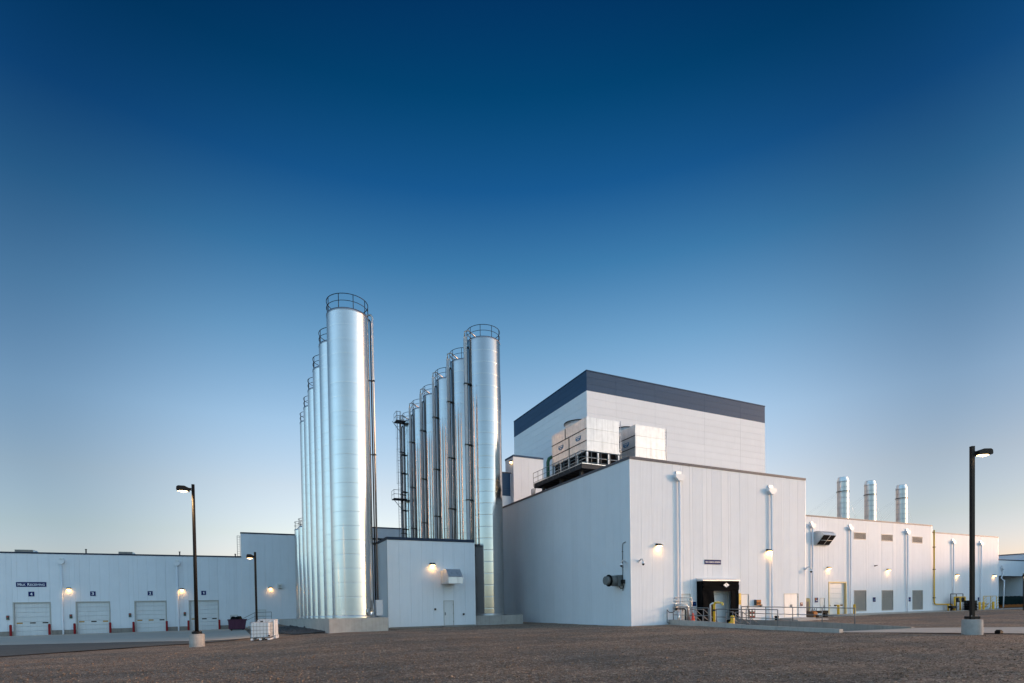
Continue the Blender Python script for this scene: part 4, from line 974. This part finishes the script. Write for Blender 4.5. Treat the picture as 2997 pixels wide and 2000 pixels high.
obj('grille_bar', MB().tube([(.05, -.82, .52), (2.3, -.82, .52)], .025, 5), 'galvanised', gr); obj('grille_bar', MB().tube([(1.17, -1.24, 1.04), (1.17, -.36, .0)], .025, 5), 'galvanised', gr)
sign('yard_plate', 'blue and orange plate left of the engine hall man door', 61.12, 61.66, 1.31, 1.88, RY, bars=[(.05, .5, .45, .95, 'orange_paint'), (.3, .8, .3, .45, 'sign_white')])
sign('hall_plate', 'small blue plate left of the middle tall louvre', 72.56, 73.09, 1.21, 1.80, RY, bars=[(.2, .8, .3, .5, 'logo_blue')])
sign('hall_plate', 'small blue plate left of the right tall louvre', 80.40, 80.95, 1.14, 1.74, RY, bars=[(.2, .8, .3, .5, 'logo_blue')])
tag(obj('wall_spigot', MB().tube([(73.0, RY-.02, 5.9), (73.0, RY-.35, 5.95)], .05, 8).box(72.9, 73.1, RY-.04, RY-.01, 5.8, 6.0), 'pipe_dark'), 'tiny dark spigot on the engine hall wall above the louvres', 'spigot')
y2 = bollard('yellow_bollard', 'yellow_paint', .15, 1.25)
y2.location = (63.9, RY-1.1, -.24); y2['label'] = 'yellow bollard left of the engine hall overhead door'; y2['group'] = 'yellow bollards'
clone(y2, (67.0, RY-1.1, -.24), 0, 'yellow bollard right of the engine hall overhead door')
# stacks
def stack(lab, x):
    t = thing('exhaust_stack', lab, 'chimney', (x, 46.0, RT-.2), group='engine hall exhaust stacks')
    r = .69; H = 17.85-(RT-.2); z = 0; h = .70
    while z < H-.55-.01:
        hh = min(h, H-.55-z)
        obj('stack_ring', MB().lathe([(r-.012, 0), (r, .012), (r, .05), (r, hh-.05), (r, hh-.012), (r-.012, hh)], 36), 'stainless_dull', t, (0, 0, z)); z += h
    obj('cap_cone', MB().lathe([(r+.03, 0), (r+.03, .06), (r*.84, .52), (r*.84, .56), (r*.74, .56), (r*.7, .1)], 36, (0, 0, H-.55)), 'galvanised', t)
    obj('guy_collar', MB().lathe([(r+.005, 0), (r+.07, .01), (r+.07, .09), (r+.005, .10)], 36, (0, 0, H-1.95)), 'pipe_dark', t)
    for dx, dy in ((-5.2, 1.0), (5.2, 1.0), (-3, 6), (3, 6)):
        obj('guy_wire', MB().tube([(dx/abs(dx)*r, 0, H-1.9), (dx, dy, .1)], .006, 4), 'galvanised', t)
stack('steel exhaust stack nearest the big building', 71.19); stack('middle steel exhaust stack on the engine hall roof', 77.08); stack('rightmost steel exhaust stack on the engine hall roof', 84.43)
tag(obj('roof_vent', MB().lathe([(.55, 0), (.55, .35), (.75, .38), (.6, .55), (.01, .62)], 18, (66.5, 45.5, RT-.13)), 'pipe_dark'), 'round mushroom vent on the engine hall roof left of the stacks', 'vent', 'roof vents')

# machine, tank and beam in the corner by the big building
ot = thing('chemical_tank', 'olive green cabinet standing behind the corner of the big building', 'tank', (58.0, 42.2, -.3)); obj('body', MB().bevbox(-.6, .68, -.4, .4, 0, 2.15, .08), 'olive_tank', ot); obj('door', MB().box(-.5, .35, -.42, -.405, .2, 1.75), 'machine_grey', ot)
mc = thing('yard_machine', 'dark orange yard machine at the corner of the big building', 'machine', (53.42, 38.2, gz(54, 38)+.0))
obj('hopper', MB().bevbox(-1.6, .0, -.5, .5, .05, .66, .1), 'black_rubber', mc); obj('engine_cover', MB().bevbox(.02, .82, -.45, .45, .05, .68, .12), 'orange_paint', mc)
for x in (.2, .55): obj('filter', MB().tube([(x, 0, .66), (x, 0, .86)], .09, 10), 'white_trim', mc)
for x in (.08, .4, .72): obj('lever', MB().tube([(x, -.2, .6), (x+.08, -.25, .98)], .035, 6), 'pipe_dark', mc)
for x in (-1.2, .6):
    for y in (-.5, .5): obj('wheel', MB().tube([(x, y-.07, .16), (x, y+.07, .16)], .16, 12), 'black_rubber', mc)
bm_ = thing('black_beam', 'black steel beam on stub legs beside the yard machine', 'beam', (56.25, 39.6, gz(56.25, 39.6)))
obj('beam', MB().box(-1.4, 2.1, -.18, .18, .45, .74), 'black_rubber', bm_); obj('leg', MB().box(1.55, 2.05, -.16, .16, .0, .449), 'black_rubber', bm_); obj('leg', MB().box(-1.4, -.95, -.16, .16, 0, .449), 'black_rubber', bm_)

# ================================================================== second hall with gas train
GY, GT = 44.0, 11.03
Gb = building('gas_hall', 'lower white hall with yellow gas pipe at far right', 86.25, 106.8, GY, 60, -.38, GT, cap='slate_cap', capd=.1, left=False)
wall(Gb, 'x', 86.25, GY, 20.55, -.3, GT-.11, 'white_panel', 1.01)
obj('foundation', MB().box(86.25, 106.8, GY-.05, GY+.2, -.9, -.305), 'concrete', Gb)
for x in (93.5, 101.3): downspout(Gb, x, GY, 9.95, -.3, .72, .45)
wall_lamp('lit wall lamp above the yellow gas piping', 94.6, GY, 4.85, 2.4); wall_lamp('lit wall lamp at the right end of the gas hall', 105.3, GY, 4.85, 2.4)
ygp = thing('gas_pipe', 'long yellow gas pipe running down the wall and along the ground', 'pipe', (88.42, GY-.16, -.38))
obj('pipe', MB().tube([(0, 0, 11.7), (0, 0, 1.4), (.1, 0, 1.12), (.35, -.05, 1.02), (3.6, -.4, .95), (3.9, -.4, .8), (3.95, -.4, 0)], .095, 10), 'yellow_paint', ygp)
for z in (1.9, 6.0, 9.2): obj('clamp', MB().box(-.16, .16, -.14, .13, z, z+.10), 'pipe_dark', ygp)
obj('drop', MB().tube([(2.9, -.35, .95), (2.9, -.35, 0)], .11, 10), 'yellow_paint', ygp)
gt = thing('gas_meter_rack', 'yellow pipe rack of gas regulators against the gas hall', 'gas meter', (91.6, GY-1.0, -.36))
for x in (0, 1.5, 3.3): obj('frame_post', MB().tube([(x, .3, 0), (x, .3, 2.45)], .05, 6), 'pipe_dark', gt)
obj('frame_top', MB().tube([(0, .3, 2.45), (3.3, .3, 2.45)], .05, 6), 'pipe_dark', gt)
for x in (.4, 1.9, 3.2): obj('riser', MB().tube([(x, 0, .0), (x, 0, 1.95)], .12, 8), 'yellow_paint', gt)
for z in (1.95, 1.35): obj('header', MB().tube([(.4, 0, z), (3.2, 0, z)], .11, 8), 'yellow_paint', gt)
for x in (.8, 1.2, 2.3, 2.7): obj('regulator', MB().tube([(x, -.05, 1.35), (x, -.05, 1.95)], .10, 8).lathe([(.02, -.12), (.26, -.1), (.26, .1), (.02, .12)], 12, (x, -.05, 1.35)), 'pipe_dark', gt)
bd_ = thing('tyre_stack', 'black ribbed drum standing in front of the gas regulators', 'drum', (94.3, GY-1.9, -.37))
for k in range(6): obj('ring', MB().lathe([(.2, 0), (.72, .01), (.80, .12), (.72, .235), (.2, .24)], 20), 'black_rubber', bd_, (0, 0, k*.245))
for k, (x, lab) in enumerate(((96.0, 'leftmost'), (97.3, 'second'), (98.4, 'third'), (101.2, 'fourth'))):
    clone(y2, (x, GY-1.7, -.40), 0, f'yellow bollard guarding the gas train, {lab} from the drum')
gv = thing('gas_valve_set', 'low yellow valve set between the drum and the lamp pole', 'valves', (95.6, GY-1.2, -.37))
obj('body', MB().tube([(0, 0, 0), (0, 0, .75), (.5, 0, .9), (.9, 0, .6), (.9, 0, 0)], .13, 8), 'yellow_paint', gv); obj('wheel', MB().lathe([(.3, 0), (.34, .03), (.3, .06)], 14, (.45, -.1, .95)), 'pipe_dark', gv); obj('link', MB().tube([(0, 0, .4), (5.2, 0, .4)], .05, 6), 'pipe_dark', gv); obj('link', MB().tube([(0, 0, .85), (5.2, 0, .85)], .05, 6), 'pipe_dark', gv)
yr = thing('yellow_stair_frame', 'thin yellow stair railing at the right end of the gas hall', 'railing', (100.3, GY-.9, -.38))
for x in (0, 2.05, 3.75): obj('post', MB().tube([(x, 0, 0), (x, 0, 2.05)], .04, 6), 'yellow_paint', yr)
obj('top_rail', MB().tube([(0, 0, 2.05), (3.75, 0, 2.05)], .04, 6), 'yellow_paint', yr)
for x in (.1, 2.05, 3.75):
    for k in range(4): obj('brace', MB().tube([(x, 0, .35+k*.42), (x+.75, 0, .75+k*.42)], .03, 5), 'yellow_paint', yr)
for x in (1.2, 2.9): obj('stringer', MB().tube([(x-1.0, .2, 0), (x+.8, .2, 1.0)], .05, 5), 'yellow_paint', yr)
sign('gas_plate', 'small blue plate behind the thin yellow stair railing', 100.65, 101.0, .95, 1.5, GY, bars=[(.2, .8, .3, .5, 'logo_blue')])
wb = thing('wheelbarrow', 'small dark wheelbarrow under the yellow gas pipe', 'wheelbarrow', (90.3, GY-1.5, -.38))
obj('tray', MB().prism([(-.6, .75), (-.35, .40), (.35, .40), (.55, .75)], 'y', -.3, .3), 'pipe_dark', wb); obj('wheel', MB().tube([(-.2, -.06, .22), (-.2, .06, .22)], .22, 14), 'black_rubber', wb); obj('handle', MB().tube([(-.2, 0, .3), (.5, -.25, .5), (1.1, -.25, .65)], .03, 6), 'pipe_dark', wb); obj('leg', MB().tube([(.3, .0, .42), (.35, 0, .0)], .03, 5), 'pipe_dark', wb)

# ================================================================== open-fronted shed at the right edge
KY = 47.0
Cb = thing('open_shed', 'white open-fronted shed with dark trim at the right edge', 'building', (114, KY, -.45), world=True)
obj('fascia', MB().box(107, 124, KY, KY+.3, 5.05, 7.70), 'white_panel', Cb)
obj('fascia_trim', MB().box(107, 124.05, KY-.06, KY+.33, 7.70, 7.86), 'navy_cap', Cb)
obj('jamb', MB().box(107, 114.3, KY+.02, KY+.3, -.8, 5.049), 'white_panel', Cb)
obj('back_wall', MB().box(107, 124, KY+9, KY+9.3, -.8, 7.6), 'grey_panel', Cb); obj('ceiling', MB().box(107, 124, KY+.31, KY+8.99, 5.3, 5.5), 'grey_panel', Cb)
obj('floor', MB().box(107, 124, KY-1.5, KY+9, -.8, -.42), 'concrete', Cb); obj('side_wall', MB().box(114.0, 114.28, KY+.31, KY+8.99, -.8, 5.29), 'grey_panel', Cb)
obj('wing', MB().box(124.1, 165, 6, KY+20, -.8, 9.0), 'white_panel', Cb)  # unseen wing, added and sized to cast shade on the gas hall
obj('shade_wing_cap', MB().box(124.0, 165, 5.9, KY+20, 9.0, 9.16), 'navy_cap', Cb)
downspout(Cb, 115.2, KY, 6.55, 5.0, .7, .45)
kp = obj('downspout', MB().tube([(115.2, KY-.16, 6.1), (115.2, KY-.16, 5.3), (114.1, KY-.4, 4.6), (113.2, KY-1.2, 4.2), (112.6, KY-1.3, -.3)], .085, 8), 'white_trim', Cb)
Wb = thing('rear_shed', 'blue grey gabled shed wall rising behind the open shed', 'building', (114, 52, -.45), world=True)
obj('gable_wall', MB().prism([(108, -.8), (108, 9.45), (136, 11.3), (136, -.8)], 'y', 57, 70), 'white_panel', Wb)
obj('roof_edge', MB().prism([(107.8, 9.45), (107.8, 9.63), (136, 11.5), (136, 11.3)], 'y', 56.8, 70.1), 'navy_cap', Wb)
bn = thing('tarped_bin', 'orange skip covered by a dark green tarp in the open shed', 'skip', (114.6, KY-.6, -.44))
obj('bin', MB().prism([(0, .1), (.35, .85), (7.5, .85), (7.5, .1)], 'y', .0, 2.0), 'orange_paint', bn); obj('runner', MB().box(.3, 7.4, .1, 1.9, 0, .095), 'black_rubber', bn)
tp = MB()
for i in range(17):
    x = -.3+i*.5; w = .05*math.sin(i*2.1)
    for y, z in ((-.08, .70+w*.8), (-.06+w, 1.25), (.1, 1.95+w), (1.0, 2.1+w), (2.05, 1.9+w), (2.08, .8)):
        tp.v.append((x-(.25 if i == 0 and .9 < z < 1.6 else 0), y, z*.86 if False else z-.12))
for i in range(16):
    for j in range(5): k = i*6+j; tp.f.append((k, k+6, k+7, k+1)); tp.sm.append(True)
tp.f.append((0, 1, 2, 3, 4, 5)); tp.sm.append(False)
obj('tarp', tp, 'green_tarp', bn)

# ================================================================== pole lamps
def pole_lamp(lab, x, y, z, H, side, base=True, r=.10, power=24., square=True, base_r=.40, base_h=.78, arm=.30, hs=1.0, rz=0.):
    t = thing('pole_lamp', lab, 'street lamp', (x, y, z), rz, group='lit yard pole lamps')
    b0 = 0
    if base:
        obj('concrete_base', MB().lathe([(base_r, -.3), (base_r, base_h-.03), (base_r-.03, base_h)], 32, capt=True), 'concrete_base', t); b0 = base_h
        obj('base_plate', MB().box(-.22, .22, -.22, .22, b0+.02, b0+.15) if square else MB().lathe([(.27, b0+.01), (.27, b0+.13), (.16, b0+.16)], 20, capt=True), 'pole_bronze', t)
        for a in range(4): obj('anchor_bolt', MB().tube([(.17*(1 if a % 2 else -1), .17*(1 if a < 2 else -1), b0-.01), (.17*(1 if a % 2 else -1), .17*(1 if a < 2 else -1), b0+.21)], .022, 6), 'rail_grey', t)
    if square: obj('pole', MB().box(-r, r, -r, r, b0, H).box(-r*1.04, r*1.04, -r*1.04, r*1.04, H, H+.03), 'pole_bronze', t)
    else: obj('pole', MB().tube([(0, 0, b0), (0, 0, H)], [r*1.12, r*.9], 20), 'pole_bronze', t)
    s = side; L0 = arm; L1 = arm+.62*hs
    obj('arm', MB().box(min(s*r, s*L0), max(s*r, s*L0), -.05, .05, H-.36, H-.22), 'pole_bronze', t)
    pr = [(L0-.02, -.42), (L0-.02, -.25), (L0+.20*hs, -.14), (L1-.10*hs, -.14), (L1-.02, -.20), (L1, -.36), (L1-.03, -.42)]
    obj('head', MB().prism([(s*p, H+q) for p, q in pr], 'y', -.21*hs, .21*hs), 'pole_bronze', t)
    n = 10; lens = MB()
    lens.v.append((s*(L0+L1)/2, 0, H-.50))
    for k in range(n*2):
        a = math.pi*k/n; lens.v.append((s*((L0+L1)/2+.26*hs*math.cos(a)), .17*hs*math.sin(a), H-.425))
    for k in range(n*2): lens.f.append((0, 1+k, 1+(k+1) % (2*n))); lens.sm.append(True)
    obj('lens', lens, 'pole_lens', t)
    l = bpy.data.lights.new('lamp_light', 'AREA'); l.shape = 'DISK'; l.size = .35; l.energy = power; l.color = (1, .62, .28)
    o = bpy.data.objects.new('lamp_light', l); COL.objects.link(o); o.parent = t; o.location = (s*(L0+L1)/2, 0, H-.52)
    return t
pole_lamp('tall dark pole lamp on a concrete base at the gravel edge, left', -3.12, 36.27, -.36, 9.47, -1, square=False, r=.092, arm=.21, rz=R_(0))
pole_lamp('shorter dark pole lamp standing behind the white tote', .06, 43.6, gz(0, 43.6), 6.25, -1, base=True, r=.075, hs=.75, square=True, arm=.12, base_r=.3, base_h=.5)
pole_lamp('tall dark pole lamp on a concrete base in the right foreground', 32.66, 14.51, 0, 9.42, 1, r=.078, arm=.20, hs=1.08, base_r=.43, base_h=.76, rz=R_(-25.5))
pole_lamp('thin distant pole lamp in front of the tarped skip at right edge', 93.0, 35.6, -.35, 5.0, 1, base=False, r=.05, arm=.2)
bb_ = thing('ground_box', 'small black box on the gravel right of the foreground pole lamp', 'box', (34.05, 14.0, gz(34, 14)-.0)); obj('body', MB().bevbox(-.17, .17, -.12, .12, 0, .16, .03), 'black_rubber', bb_); obj('lid', MB().bevbox(-.12, .12, -.09, .09, .16, .20, .02), 'black_rubber', bb_)

for o in bpy.data.objects:
    if '_w' in o: del o['_w']
